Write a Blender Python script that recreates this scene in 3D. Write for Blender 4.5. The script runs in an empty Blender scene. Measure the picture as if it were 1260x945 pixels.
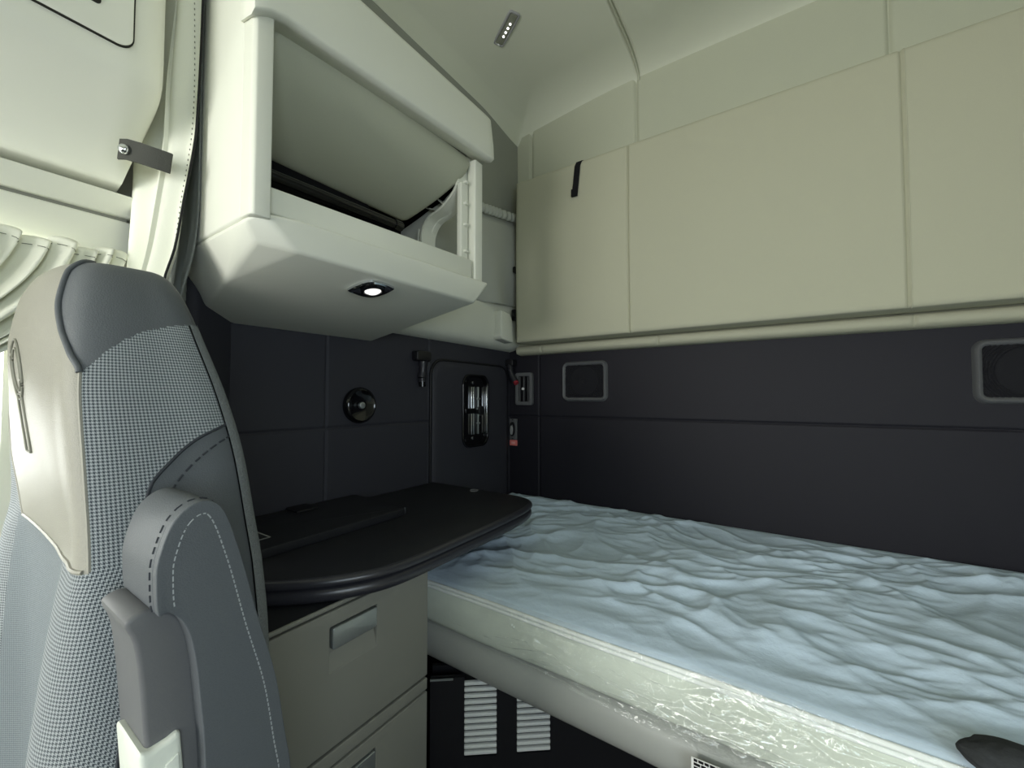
import bpy, bmesh, math, random
from mathutils import Vector, noise, Matrix
random.seed(4)
sc = bpy.context.scene
COL = sc.collection
R = math.radians

# ------------------------------------------------------------------ materials
def lin(c):
    c /= 255.0
    return c / 12.92 if c <= 0.04045 else ((c + 0.055) / 1.055) ** 2.4

def rgb(r, g, b):
    return (lin(r), lin(g), lin(b), 1.0)

class NT:
    def __init__(s, name):
        s.m = bpy.data.materials.new(name); s.m.use_nodes = True
        s.t = s.m.node_tree; s.t.nodes.clear()
        s.out = s.n('ShaderNodeOutputMaterial')
    def n(s, typ, **kw):
        nd = s.t.nodes.new(typ)
        for k, v in kw.items():
            setattr(nd, k, v)
        return nd
    def l(s, a, b):
        s.t.links.new(a, b)
    def math(s, op, a, b=None):
        nd = s.n('ShaderNodeMath', operation=op)
        for i, v in enumerate((a, b)):
            if v is None: continue
            if isinstance(v, (int, float)): nd.inputs[i].default_value = v
            else: s.l(v, nd.inputs[i])
        return nd.outputs[0]
    def mix(s, fac, a, b):
        nd = s.n('ShaderNodeMix', data_type='RGBA')
        if isinstance(fac, (int, float)): nd.inputs[0].default_value = fac
        else: s.l(fac, nd.inputs[0])
        for i, v in ((6, a), (7, b)):
            if isinstance(v, tuple): nd.inputs[i].default_value = v
            else: s.l(v, nd.inputs[i])
        return nd.outputs[2]
    def bsdf(s, rough=.6, spec=.4, metal=0.0):
        b = s.n('ShaderNodeBsdfPrincipled')
        b.inputs['Roughness'].default_value = rough
        b.inputs['Specular IOR Level'].default_value = spec
        b.inputs['Metallic'].default_value = metal
        s.l(b.outputs[0], s.out.inputs[0])
        return b

def mat(name, col, rough=.6, spec=.4, metal=0.0, bump=0.0, scale=200., kind='noise', var=.05, dist=.001, sheen=0.0, coat=0.0):
    t = NT(name); b = t.bsdf(rough, spec, metal)
    if sheen: b.inputs['Sheen Weight'].default_value = sheen
    if coat:
        b.inputs['Coat Weight'].default_value = coat; b.inputs['Coat Roughness'].default_value = .15
    tc = t.n('ShaderNodeTexCoord')
    nz = t.n('ShaderNodeTexNoise'); nz.inputs['Scale'].default_value = scale; nz.inputs['Detail'].default_value = 3
    t.l(tc.outputs['Object'], nz.inputs['Vector'])
    dark = tuple(c * (1 - var) for c in col[:3]) + (1,)
    lite = tuple(min(1, c * (1 + var)) for c in col[:3]) + (1,)
    t.l(t.mix(nz.outputs[0], dark, lite), b.inputs['Base Color'])
    if bump:
        h = nz.outputs[0]
        if kind == 'leather':
            v = t.n('ShaderNodeTexVoronoi', feature='DISTANCE_TO_EDGE'); v.inputs['Scale'].default_value = scale
            t.l(tc.outputs['Object'], v.inputs['Vector']); h = t.math('MINIMUM', v.outputs[0], .25)
        if kind == 'weave':
            sx = t.n('ShaderNodeSeparateXYZ'); t.l(tc.outputs['Object'], sx.inputs[0])
            a = t.math('SINE', t.math('MULTIPLY', t.math('ADD', sx.outputs[0], sx.outputs[1]), scale * 6.28))
            c = t.math('SINE', t.math('MULTIPLY', sx.outputs[2], scale * 6.28))
            h = t.math('ADD', t.math('MULTIPLY', a, c), nz.outputs[0])
        bp = t.n('ShaderNodeBump'); bp.inputs['Strength'].default_value = bump; bp.inputs['Distance'].default_value = dist
        t.l(h, bp.inputs['Height']); t.l(bp.outputs[0], b.inputs['Normal'])
    return t.m

def houndstooth(name, dark, lite, k):
    t = NT(name); b = t.bsdf(.9, .15)
    b.inputs['Sheen Weight'].default_value = .25
    uv = t.n('ShaderNodeUVMap'); sx = t.n('ShaderNodeSeparateXYZ'); t.l(uv.outputs[0], sx.inputs[0])
    X = t.math('FLOOR', t.math('MULTIPLY', sx.outputs[0], k)); Y = t.math('FLOOR', t.math('MULTIPLY', sx.outputs[1], k))
    fm = lambda a, m: t.math('FLOORED_MODULO', a, m)
    wd = t.math('LESS_THAN', fm(X, 8.), 3.5); fd = t.math('LESS_THAN', fm(Y, 8.), 3.5)
    sel = t.math('LESS_THAN', fm(t.math('ADD', X, Y), 4.), 1.5)
    c = t.math('ADD', t.math('MULTIPLY', sel, wd), t.math('MULTIPLY', t.math('SUBTRACT', 1., sel), fd))
    t.l(t.mix(c, dark, lite), b.inputs['Base Color'])
    h = t.math('MULTIPLY', t.math('SINE', t.math('MULTIPLY', sx.outputs[0], k * 3.14)), t.math('SINE', t.math('MULTIPLY', sx.outputs[1], k * 3.14)))
    bp = t.n('ShaderNodeBump'); bp.inputs['Strength'].default_value = .35; bp.inputs['Distance'].default_value = .0008
    t.l(h, bp.inputs['Height']); t.l(bp.outputs[0], b.inputs['Normal'])
    return t.m

def film_mat():
    t = NT('clear_plastic_film')
    tr = t.n('ShaderNodeBsdfTransparent'); gl = t.n('ShaderNodeBsdfGlossy'); gl.inputs['Roughness'].default_value = .07
    gl.inputs['Color'].default_value = (1, 1, 1, 1)
    df = t.n('ShaderNodeBsdfDiffuse'); df.inputs['Color'].default_value = rgb(235, 240, 236)
    tc = t.n('ShaderNodeTexCoord'); nz = t.n('ShaderNodeTexNoise'); nz.inputs['Scale'].default_value = 22; nz.inputs['Detail'].default_value = 5
    nz.inputs['Distortion'].default_value = 1.2
    t.l(tc.outputs['Object'], nz.inputs['Vector'])
    bp = t.n('ShaderNodeBump'); bp.inputs['Strength'].default_value = .55; bp.inputs['Distance'].default_value = .02
    vo = t.n('ShaderNodeTexVoronoi', feature='DISTANCE_TO_EDGE'); vo.inputs['Scale'].default_value = 17
    mx = t.n('ShaderNodeVectorMath', operation='ADD'); sc_ = t.n('ShaderNodeVectorMath', operation='SCALE'); sc_.inputs['Scale'].default_value = .05
    t.l(nz.outputs['Color'], sc_.inputs[0]); t.l(tc.outputs['Object'], mx.inputs[0]); t.l(sc_.outputs[0], mx.inputs[1]); t.l(mx.outputs[0], vo.inputs['Vector'])
    t.l(t.math('ADD', nz.outputs[0], t.math('MULTIPLY', vo.outputs[0], .9)), bp.inputs['Height']); t.l(bp.outputs[0], gl.inputs['Normal'])
    m0 = t.n('ShaderNodeMixShader'); m0.inputs[0].default_value = .10
    t.l(tr.outputs[0], m0.inputs[1]); t.l(df.outputs[0], m0.inputs[2])
    m1 = t.n('ShaderNodeMixShader'); 
    ms = t.n('ShaderNodeTexNoise'); ms.inputs['Scale'].default_value = 7; ms.inputs['Detail'].default_value = 2; t.l(tc.outputs['Object'], ms.inputs['Vector'])
    mr = t.n('ShaderNodeMapRange'); mr.inputs[1].default_value = .42; mr.inputs[2].default_value = .68; mr.inputs[3].default_value = .02; mr.inputs[4].default_value = .15
    t.l(ms.outputs[0], mr.inputs[0]); t.l(mr.outputs[0], m1.inputs[0])
    t.l(m0.outputs[0], m1.inputs[1]); t.l(gl.outputs[0], m1.inputs[2])
    t.l(m1.outputs[0], t.out.inputs[0])
    return t.m

def emit_mat(name, col, s):
    t = NT(name); e = t.n('ShaderNodeEmission'); e.inputs[0].default_value = col; e.inputs[1].default_value = s
    t.l(e.outputs[0], t.out.inputs[0]); return t.m

CREAM = mat('cream_plastic', rgb(220, 221, 209), .5, .35, bump=.08, scale=900, var=.02)
BEIGE = mat('beige_upholstery', rgb(182, 181, 160), .72, .25, bump=.25, scale=420, kind='weave', var=.03, dist=.0006)
STRIPB = mat('pale_trim_upholstery', rgb(186, 188, 169), .75, .25, bump=.2, scale=420, kind='weave', var=.03, dist=.0006)
HEADL = mat('ceiling_headliner', rgb(212, 214, 197), .9, .15, bump=.15, scale=700, var=.04)
GREYF = mat('grey_wall_fabric', rgb(150, 152, 142), .9, .15, bump=.2, scale=600, var=.04)
GREYC = mat('grey_pocket_cloth', rgb(178, 180, 172), .9, .15, bump=.2, scale=600, var=.04)
DARKW = mat('charcoal_padded_vinyl', rgb(28, 27, 35), .62, .3, bump=.3, scale=380, kind='leather', var=.05, dist=.0006)
DARKF = mat('charcoal_curtain_cloth', rgb(116, 120, 118), .9, .15, bump=.3, scale=500, var=.05)
CURT = mat('cream_curtain_cloth', rgb(226, 227, 213), .85, .15, bump=.25, scale=520, kind='weave', var=.03, dist=.0006)
DARKW_GLARE = mat('charcoal_vinyl_glare', rgb(52, 52, 59), .62, .3, bump=.3, scale=380, kind='leather', var=.05, dist=.0006)  # same vinyl as the back wall, veiling glare put into a lighter colour
BLACK = mat('black_plastic', rgb(20, 20, 24), .45, .45, bump=.1, scale=500)
GLOSS = mat('glossy_black_plastic', rgb(12, 12, 15), .12, .6)
GRILLE = mat('speaker_mesh', rgb(34, 34, 38), .8, .15, bump=.5, scale=900)
BLACKG = mat('charcoal_plastic', rgb(40, 40, 46), .3, .5)
SLAT = mat('pale_slat', rgb(205, 208, 206), .4, .4)
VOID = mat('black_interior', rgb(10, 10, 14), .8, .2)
FLOORM = mat('dark_floor_mat', rgb(22, 23, 27), .8, .25, bump=.3, scale=180)
TABLE = mat('dark_laminate', rgb(33, 34, 38), .42, .4, bump=.12, scale=700, var=.08)
TEDGE = mat('dark_satin_edging', rgb(46, 46, 52), .3, .5)
DRAWM = mat('taupe_painted_panel', rgb(126, 126, 118), .5, .35, bump=.06, scale=800, var=.02)
HANDM = mat('satin_metal', rgb(170, 176, 176), .35, .5, metal=.75)
CHROME = mat('chrome', rgb(215, 218, 222), .12, .5, metal=1.0)
GREYP = mat('grey_plastic', rgb(96, 97, 99), .5, .35, bump=.1, scale=600)
LGREY = mat('light_grey_plastic', rgb(150, 150, 150), .4, .4)
RAIL = mat('grey_bunk_rail', rgb(156, 158, 153), .45, .4, bump=.05, scale=600, var=.02)
MATT = mat('white_mattress_cover', rgb(196, 214, 230), .75, .25, bump=.35, scale=90, var=.04, dist=.003)
MSIDE = mat('cream_mattress_border', rgb(206, 213, 200), .8, .2, bump=.3, scale=60, var=.04, dist=.004)
PIPE = mat('white_piping', rgb(236, 240, 236), .6, .3)
FILM = film_mat()
LTHR = mat('dark_grey_leather', rgb(82, 86, 90), .55, .35, bump=.35, scale=420, kind='leather', var=.06, dist=.0012)
LTHR2 = mat('warm_grey_leather', rgb(140, 138, 128), .5, .35, bump=.35, scale=420, kind='leather', var=.05, dist=.0012)
STITCH = mat('dark_thread', rgb(52, 55, 60), .8, .2)
STITCHL = mat('pale_thread', rgb(150, 154, 156), .8, .2)
CARP = mat('grey_carpet_edging', rgb(122, 126, 128), 1.0, .05, bump=1., scale=500, var=.3, dist=.002)
HOUND = houndstooth('houndstooth_cloth', rgb(56, 64, 71), rgb(160, 166, 168), 2400.)
WEAVE = houndstooth('pale_grey_seat_cloth', rgb(86, 95, 100), rgb(128, 136, 140), 3000.)
WEAVE_OLD = mat('plain_grey_cloth', rgb(168, 176, 178), .95, .1, bump=.6, scale=420, kind='weave', var=.12, dist=.001, sheen=.2)
WHITEP = mat('white_plastic', rgb(214, 218, 208), .4, .4)
RED = mat('red_label', rgb(228, 128, 122), .5, .3)
RED2 = mat('dark_red_plastic', rgb(150, 44, 56), .4, .4)
WHITE = mat('white_print', rgb(225, 225, 222), .6, .3)
GREYPR = mat('grey_print', rgb(165, 165, 165), .6, .3)
INK = mat('black_print', rgb(18, 18, 20), .6, .3)
STRAPM = mat('black_webbing', rgb(24, 24, 26), .85, .2, bump=.5, scale=600)
DSTRAP = mat('dark_grey_strap', rgb(66, 67, 62), .75, .25, bump=.5, scale=500)
CLOTHD = mat('dark_grey_knit', rgb(62, 64, 66), .95, .1, bump=.6, scale=300, var=.15)
GLASSM = mat('lamp_lens', rgb(200, 205, 200), .15, .5)
LED = emit_mat('lit_diode', (1, 1, .97, 1), 6.0)
SPOTE = emit_mat('lit_spotlight', (1, 1, .97, 1), 1.1)
GASKET = mat('grey_gasket', rgb(120, 122, 112), .6, .3)
DARKGAP = mat('dark_gap', rgb(40, 41, 36), .8, .2)

# ------------------------------------------------------------------ objects
ORIG = {}
def thing(name, label, cat, loc=(0, 0, 0), group=None, kind=None):
    o = bpy.data.objects.new(name, None); COL.objects.link(o); o.location = loc
    o.empty_display_size = .05
    o['label'] = label; o['category'] = cat
    if group: o['group'] = group
    if kind: o['kind'] = kind
    ORIG[o] = Vector(loc)
    return o

def tag(o, label, cat, group=None, kind=None):
    o['label'] = label; o['category'] = cat
    if group: o['group'] = group
    if kind: o['kind'] = kind
    return o

def struct(o, label=None, cat=None):
    o['kind'] = 'structure'
    if label: o['label'] = label
    if cat: o['category'] = cat
    return o

def link(name, me, m, parent=None, smooth=None):
    org = ORIG[parent] if parent else Vector((0, 0, 0))
    if org.length: me.transform(Matrix.Translation(-org))
    me.materials.clear(); me.materials.append(m)
    o = bpy.data.objects.new(name, me); COL.objects.link(o)
    ORIG[o] = org
    if parent: o.parent = parent
    if smooth is not None:
        for p in me.polygons: p.use_smooth = True
        if smooth < 180:
            try: me.set_sharp_from_angle(angle=R(smooth))
            except Exception: pass
    return o

def from_bm(name, bm, m, parent=None, smooth=35):
    bmesh.ops.recalc_face_normals(bm, faces=bm.faces[:])
    me = bpy.data.meshes.new(name); bm.to_mesh(me); bm.free()
    return link(name, me, m, parent, smooth)

def bev(bm, w, seg=3, angle=30):
    if w <= 0: return
    es = [e for e in bm.edges if len(e.link_faces) == 2 and e.calc_face_angle(0) > R(angle)]
    bmesh.ops.bevel(bm, geom=es, offset=w, offset_type='OFFSET', segments=seg, profile=.5, affect='EDGES', clamp_overlap=True)

def add_box(bm, x0, x1, y0, y1, z0, z1):
    vs = [bm.verts.new((x, y, z)) for x in (x0, x1) for y in (y0, y1) for z in (z0, z1)]
    for f in ((0, 1, 3, 2), (4, 6, 7, 5), (0, 4, 5, 1), (2, 3, 7, 6), (0, 2, 6, 4), (1, 5, 7, 3)):
        bm.faces.new([vs[i] for i in f])

def box(name, x0, x1, y0, y1, z0, z1, m, parent=None, b=.003, seg=3):
    bm = bmesh.new(); add_box(bm, x0, x1, y0, y1, z0, z1); bmesh.ops.recalc_face_normals(bm, faces=bm.faces[:])
    bev(bm, b, seg); return from_bm(name, bm, m, parent)

def pt(axis, a, p, q):
    # axis x: (p,q)=(y,z); y: (x,z); z: (x,y)
    return {'x': (a, p, q), 'y': (p, a, q), 'z': (p, q, a)}[axis]

def add_prism(bm, poly, axis, a0, a1, hole=None):
    n = len(poly)
    A = [bm.verts.new(pt(axis, a0, *p)) for p in poly]; B = [bm.verts.new(pt(axis, a1, *p)) for p in poly]
    for i in range(n):
        bm.faces.new((A[i], A[(i + 1) % n], B[(i + 1) % n], B[i]))
    if hole is None:
        bm.faces.new(A); bm.faces.new(B)
    else:
        HA = [bm.verts.new(pt(axis, a0, *p)) for p in hole]; HB = [bm.verts.new(pt(axis, a1, *p)) for p in hole]
        for i in range(n):
            j = (i + 1) % n
            bm.faces.new((HA[i], HA[j], HB[j], HB[i]))
            bm.faces.new((A[i], A[j], HA[j], HA[i])); bm.faces.new((B[i], B[j], HB[j], HB[i]))

def prism(name, poly, axis, a0, a1, m, parent=None, b=.002, seg=3, hole=None, smooth=35, ang=30):
    bm = bmesh.new(); add_prism(bm, poly, axis, a0, a1, hole); bmesh.ops.recalc_face_normals(bm, faces=bm.faces[:])
    bev(bm, b, seg, ang); return from_bm(name, bm, m, parent, smooth)

def rrect(p0, p1, q0, q1, r, n=6):
    out = []
    for cp, cq, a0 in ((p1 - r, q1 - r, 0), (p0 + r, q1 - r, 90), (p0 + r, q0 + r, 180), (p1 - r, q0 + r, 270)):
        for i in range(n + 1):
            a = R(a0 + 90 * i / n); out.append((cp + r * math.cos(a), cq + r * math.sin(a)))
    return out

def circ(p, q, r, n=32, r2=None):
    r2 = r2 or r
    return [(p + r * math.cos(2 * math.pi * i / n), q + r2 * math.sin(2 * math.pi * i / n)) for i in range(n)]

def crom(P, n=8, closed=False):
    P = [Vector(p) for p in P]; N = len(P); out = []
    segs = N if closed else N - 1
    for i in range(segs):
        g = (lambda k: P[k % N]) if closed else (lambda k: P[min(max(k, 0), N - 1)])
        a, b, c, d = g(i - 1), g(i), g(i + 1), g(i + 2)
        for j in range(n):
            t = j / n
            out.append(.5 * ((2 * b) + (c - a) * t + (2 * a - 5 * b + 4 * c - d) * t * t + (3 * b - a - 3 * c + d) * t ** 3))
    if not closed: out.append(P[-1])
    return out

def add_tube(bm, pts, r, seg=8, closed=False, cap=True):
    pts = [Vector(p) for p in pts]; n = len(pts); rings = []
    for i, p in enumerate(pts):
        a = pts[(i - 1) % n] if closed or i > 0 else p; b = pts[(i + 1) % n] if closed or i < n - 1 else p
        t = (b - a).normalized()
        up = Vector((0, 0, 1)) if abs(t.z) < .9 else Vector((1, 0, 0))
        u = t.cross(up).normalized(); v = t.cross(u)
        rings.append([bm.verts.new(p + r * (math.cos(2 * math.pi * k / seg) * u + math.sin(2 * math.pi * k / seg) * v)) for k in range(seg)])
    m = n if closed else n - 1
    for i in range(m):
        A, B = rings[i], rings[(i + 1) % n]
        off = 0
        if closed and i == n - 1:
            off = min(range(seg), key=lambda o: sum((A[k].co - B[(k + o) % seg].co).length for k in range(seg)))
        for k in range(seg):
            bm.faces.new((A[k], A[(k + 1) % seg], B[(k + 1 + off) % seg], B[(k + off) % seg]))
    if cap and not closed:
        bm.faces.new(rings[0]); bm.faces.new(rings[-1])

def tube(name, pts, r, m, parent=None, seg=8, closed=False):
    bm = bmesh.new(); add_tube(bm, pts, r, seg, closed); return from_bm(name, bm, m, parent, 50)

def dashes(name, pts, m, parent, L=.006, gap=.003, r=.0011):
    bm = bmesh.new(); pts = [Vector(p) for p in pts]; acc = 0; cur = []
    # resample
    res = [pts[0]]; step = .0015
    for a, b in zip(pts, pts[1:]):
        d = (b - a).length; k = max(1, int(d / step))
        res += [a.lerp(b, i / k) for i in range(1, k + 1)]
    k = int(L / step); g = max(1, int(gap / step)); i = 0
    while i + k < len(res):
        add_tube(bm, [res[i], res[i + k // 2], res[i + k]], r, 5); i += k + g
    return from_bm(name, bm, m, parent, 60)

def grid(name, f, us, vs, m, parent=None, smooth=180, uv=False):
    nu, nv = len(us), len(vs)
    verts = [f(u, v) for v in vs for u in us]
    faces = [(j * nu + i, j * nu + i + 1, (j + 1) * nu + i + 1, (j + 1) * nu + i) for j in range(nv - 1) for i in range(nu - 1)]
    me = bpy.data.meshes.new(name); me.from_pydata(verts, [], faces); me.update()
    return link(name, me, m, parent, smooth)

def lins(a, b, n): return [a + (b - a) * i / (n - 1) for i in range(n)]

def seamed(a, b, n, seams, w=.02):
    s = set(round(v, 5) for v in lins(a, b, n))
    for q in seams:
        for k in range(-8, 9):
            v = q + w * k / 8
            if a <= v <= b: s.add(round(v, 5))
    return sorted(s)

def groove(v, seams, w=.012):
    h = 1.0
    for q in seams:
        d = min(1, abs(v - q) / w); h *= (1 - (1 - d) ** 2)
    return h

def sm(a, b, x):
    t = min(1, max(0, (x - a) / (b - a))); return t * t * (3 - 2 * t)

def interp(keys, x):
    # smooth piecewise cubic through (x, value...) keys
    if x <= keys[0][0]: return keys[0][1:]
    if x >= keys[-1][0]: return keys[-1][1:]
    for i in range(len(keys) - 1):
        if keys[i][0] <= x <= keys[i + 1][0]:
            x0, x1 = keys[i][0], keys[i + 1][0]; h = x1 - x0; t = (x - x0) / h; res = []
            for c in range(1, len(keys[i])):
                def slope(k):
                    if k <= 0 or k >= len(keys) - 1:
                        k0 = max(0, min(k, len(keys) - 2)); return (keys[k0 + 1][c] - keys[k0][c]) / (keys[k0 + 1][0] - keys[k0][0])
                    d0 = (keys[k][c] - keys[k - 1][c]) / (keys[k][0] - keys[k - 1][0]); d1 = (keys[k + 1][c] - keys[k][c]) / (keys[k + 1][0] - keys[k][0])
                    return 0 if d0 * d1 <= 0 else 2 * d0 * d1 / (d0 + d1)
                y0, y1, m0, m1 = keys[i][c], keys[i + 1][c], slope(i) * h, slope(i + 1) * h
                res.append((2 * t ** 3 - 3 * t * t + 1) * y0 + (t ** 3 - 2 * t * t + t) * m0 + (-2 * t ** 3 + 3 * t * t) * y1 + (t ** 3 - t * t) * m1)
            return tuple(res)

# ------------------------------------------------------------------ SHELL
struct(box('floor', -1.26, 1.06, -1.76, 1.84, -.06, 0, FLOORM, b=0), 'dark rubber floor of the cab', 'floor')

# back wall, charcoal padded lower half (with seams) and beige upper strips
bs = [-1.0]; hs = [1.128]
def fback(x, z): return (x, 1.74 - .006 * groove(x, bs, .008) * groove(z, hs, .009), z)
o = grid('wall_back', fback, seamed(-1.18, .98, 40, bs), seamed(0, 1.47, 30, hs), DARKW)
struct(o, 'charcoal padded wall behind the bed', 'wall')
us = [-1.04, -.511, .303]
def fup(x, z): return (x, 1.742 - .012 * groove(x, us, .016), z)
o = grid('wall_back_upper', fup, seamed(-1.13, .98, 40, us), lins(1.44, 2.66, 20), STRIPB)
struct(o, 'beige upholstered band of the back wall above the folded bunk', 'wall')
# side wall
ls = [.724, 1.157]
def fside(y, z): return (-1.18 + .006 * groove(y, ls, .008) * groove(z, [1.125], .009), y, z)
o = grid('wall_left', fside, seamed(.45, 1.74, 30, ls), seamed(0, 1.47, 30, [1.125]), DARKW_GLARE)
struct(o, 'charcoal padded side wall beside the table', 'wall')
o = grid('wall_left_upper', lambda y, z: (-1.12 - .004 * math.sin(z * 3), y, z), lins(.33, 1.745, 20), lins(1.62, 2.66, 20), GREYF)
struct(o, 'grey fabric upper side wall behind the cabinet', 'wall')
# front part of the side wall (door) and the rest of the cab, out of the frame
WIN = (-.62, .05, 1.0, 1.52)
bm = bmesh.new()
for y0, y1, z0, z1 in ((-1.7, -.80, 0, 2.62), (-.80, .34, 0, 1.02), (-.80, .34, 1.56, 2.62)):
    add_box(bm, -1.26, -1.20, y0, y1, z0, z1)
add_box(bm, -1.26, -1.20, .10, .34, 1.02, 1.56)
struct(from_bm('wall_left_front', bm, CREAM), 'pale door side wall in front of the sleeper', 'wall')
struct(prism('trim_1', [(-1.26, .33), (-1.10, .33), (-1.09, .36), (-1.172, .462), (-1.26, .462)], 'z', 0, 2.6, DARKW_GLARE, b=.01), 'charcoal pillar trim at the sleeper opening', 'trim')
box_r = box('wall_right', .98, 1.04, -1.7, 1.80, 0, 1.0, CREAM, b=0); struct(box_r, 'right side wall of the cab', 'wall')
bm = bmesh.new()
add_box(bm, .98, 1.04, .0, 1.80, 1.0, 2.62); add_box(bm, .98, 1.04, -1.7, .0, 1.62, 2.62); add_box(bm, .98, 1.04, -1.7, -.85, 1.0, 1.62)
struct(from_bm('wall_right_upper', bm, GREYF), 'upper right side wall of the cab', 'wall')
bm = bmesh.new()
add_box(bm, -1.2, 1.0, -1.76, -1.70, 0, .98); add_box(bm, -1.2, 1.0, -1.76, -1.70, 1.86, 2.62)
add_box(bm, -1.2, -1.05, -1.76, -1.70, .98, 1.86); add_box(bm, .85, 1.0, -1.76, -1.70, .98, 1.86)
struct(from_bm('wall_front', bm, CREAM), 'front wall around the windshield', 'wall')
struct(box('window_1', -1.05, .85, -1.735, -1.728, .98, 1.86, FILM, b=0), 'windshield pane', 'window')
struct(box('window_2', -1.235, -1.229, -.80, .10, 1.02, 1.56, FILM, b=0), 'side door window pane', 'window')
struct(box('window_3', 1.005, 1.011, -.85, .0, 1.0, 1.62, FILM, b=0), 'far door window pane', 'window')

# ceiling: domed headliner falling to the walls in a soft cove
def ceil_edge(x): return interp([(-1.15, 2.50), (-1.05, 2.515), (-.5, 2.58), (.2, 2.572), (.98, 2.53)], x)[0]
def fceil(x, y):
    zb = ceil_edge(x)
    d = 1.744 - y; c = math.sqrt(max(0, 1 - (1 - min(1, d / .20)) ** 2))
    zi = 2.635 + .02 * math.cos((x + .1) * 1.3)
    z = zb + (zi - zb) * c
    zl = 2.515 + .035 * sm(1.74, 1.4, y)
    dl = x + 1.122; cl = math.sqrt(max(0, 1 - (1 - min(1, max(0, dl) / .22)) ** 2))
    z = min(z, zl + (zi - zl) * cl)
    z += -.0 + .010 * (1 - groove(x, [-.497], .02)) * (1 if d > .02 else 0)
    return (x, y, z)
o = grid('ceiling', fceil, seamed(-1.122, .98, 80, [-.497, -1.05, -.98]), [-1.7 + 3.444 * (1 - (1 - i / 90) ** 2) for i in range(91)], HEADL)
struct(o, 'grey green fabric headliner', 'ceiling')
pp = [fceil(-.497, y) for y in [-1.69 + 3.43 * (1 - (1 - i / 60) ** 2) for i in range(61)]]
struct(tube('trim_2', [(p[0], p[1], p[2] - .012) for p in pp], .005, STRIPB, seg=8), 'piped seam crossing the ceiling', 'trim')

# trim roll above the charcoal walls
prof = [(1.742, 1.478), (1.71, 1.476), (1.688, 1.468), (1.680, 1.454), (1.685, 1.440), (1.705, 1.431), (1.742, 1.429)]
rs = [-.96, -.42, .33]
def roll(u, v):
    p = crom([(a, b, 0) for a, b in prof], 6)
    q = p[int(v)]; k = 1 - .006 / .05 * (1 - groove(u, rs, .012))
    return (u, 1.742 - (1.742 - q.x) * k, q.y)
o = grid('trim_3', roll, seamed(-1.10, .98, 30, rs), list(range(6 * (len(prof) - 1) + 1)), BEIGE)
struct(o, 'beige padded roll along the wall under the folded bunk', 'trim')
prof2 = [(-1.118, 1.70), (-1.105, 1.64), (-1.10, 1.57), (-1.105, 1.51), (-1.12, 1.475), (-1.15, 1.458), (-1.185, 1.452)]
def lowb(u, v):
    q = crom([(a, b, 0) for a, b in prof2], 6)[int(v)]
    t = sm(1.60, 1.74, u); return (q.x + .0 * t, u, q.y)
o = grid('trim_4', lowb, lins(.33, 1.744, 40), list(range(6 * (len(prof2) - 1) + 1)), CREAM)
struct(o, 'pale moulded band along the side wall under the cabinet', 'trim')

# ------------------------------------------------------------------ UPPER BUNK
bk = thing('folding_bunk', 'beige upholstered upper bunk folded flat against the back wall', 'bunk', (-.1, 1.65, 1.478))
sx = [-.508, .302]
def fb(x, z):
    e = min(1, (x + 1.048) / .02, (.848 - x) / .02, (z - 1.478) / .02, (2.245 - z) / .02); e = max(0, e)
    bulge = .012 * math.sin(math.pi * (z - 1.478) / .767)
    return (x, 1.612 - .012 * math.sqrt(1 - (1 - e) ** 2) - bulge * .5 - .004 + .007 * (1 - groove(x, sx, .010)), z)
bm = bmesh.new()
xs = seamed(-1.048, .848, 50, sx + [-1.04, .84], .012); zs = seamed(1.478, 2.245, 30, [1.484, 2.239], .012)
g = [[bm.verts.new(fb(x, z)) for x in xs] for z in zs]
for j in range(len(zs) - 1):
    for i in range(len(xs) - 1): bm.faces.new((g[j][i], g[j][i + 1], g[j + 1][i + 1], g[j + 1][i]))
edge = [g[0][i] for i in range(len(xs))] + [g[j][-1] for j in range(1, len(zs))] + [g[-1][i] for i in range(len(xs) - 2, -1, -1)] + [g[j][0] for j in range(len(zs) - 2, 0, -1)]
back = [bm.verts.new((v.co.x, 1.70, v.co.z)) for v in edge]
for i in range(len(edge)):
    j = (i + 1) % len(edge); bm.faces.new((edge[i], edge[j], back[j], back[i]))
bm.faces.new(back)
cush = from_bm('cushion', bm, BEIGE, bk, 50)
for s in sx:
    tube('piping', [fb(s + .008, z) for z in zs], .0022, BEIGE, bk, 6)
# hinge bracket and latch at the left end
hb = prism('hinge_bracket', [(1.50, 1.618), (1.572, 1.612), (1.590, 1.585), (1.590, 1.54), (1.60, 1.50), (1.60, 1.478), (1.51, 1.488), (1.50, 1.50)], 'x', -1.118, -1.062, CREAM, bk, b=.006)
prism('latch', rrect(-1.075, -1.05, 1.585, 1.64, .006), 'y', 1.60, 1.63, GLOSS, bk, b=.003)['label'] = 'small black latch'
prism('latch', rrect(-1.068, -1.05, 1.815, 1.845, .006), 'y', 1.60, 1.63, GLOSS, bk, b=.003)['label'] = 'small black latch'
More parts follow.
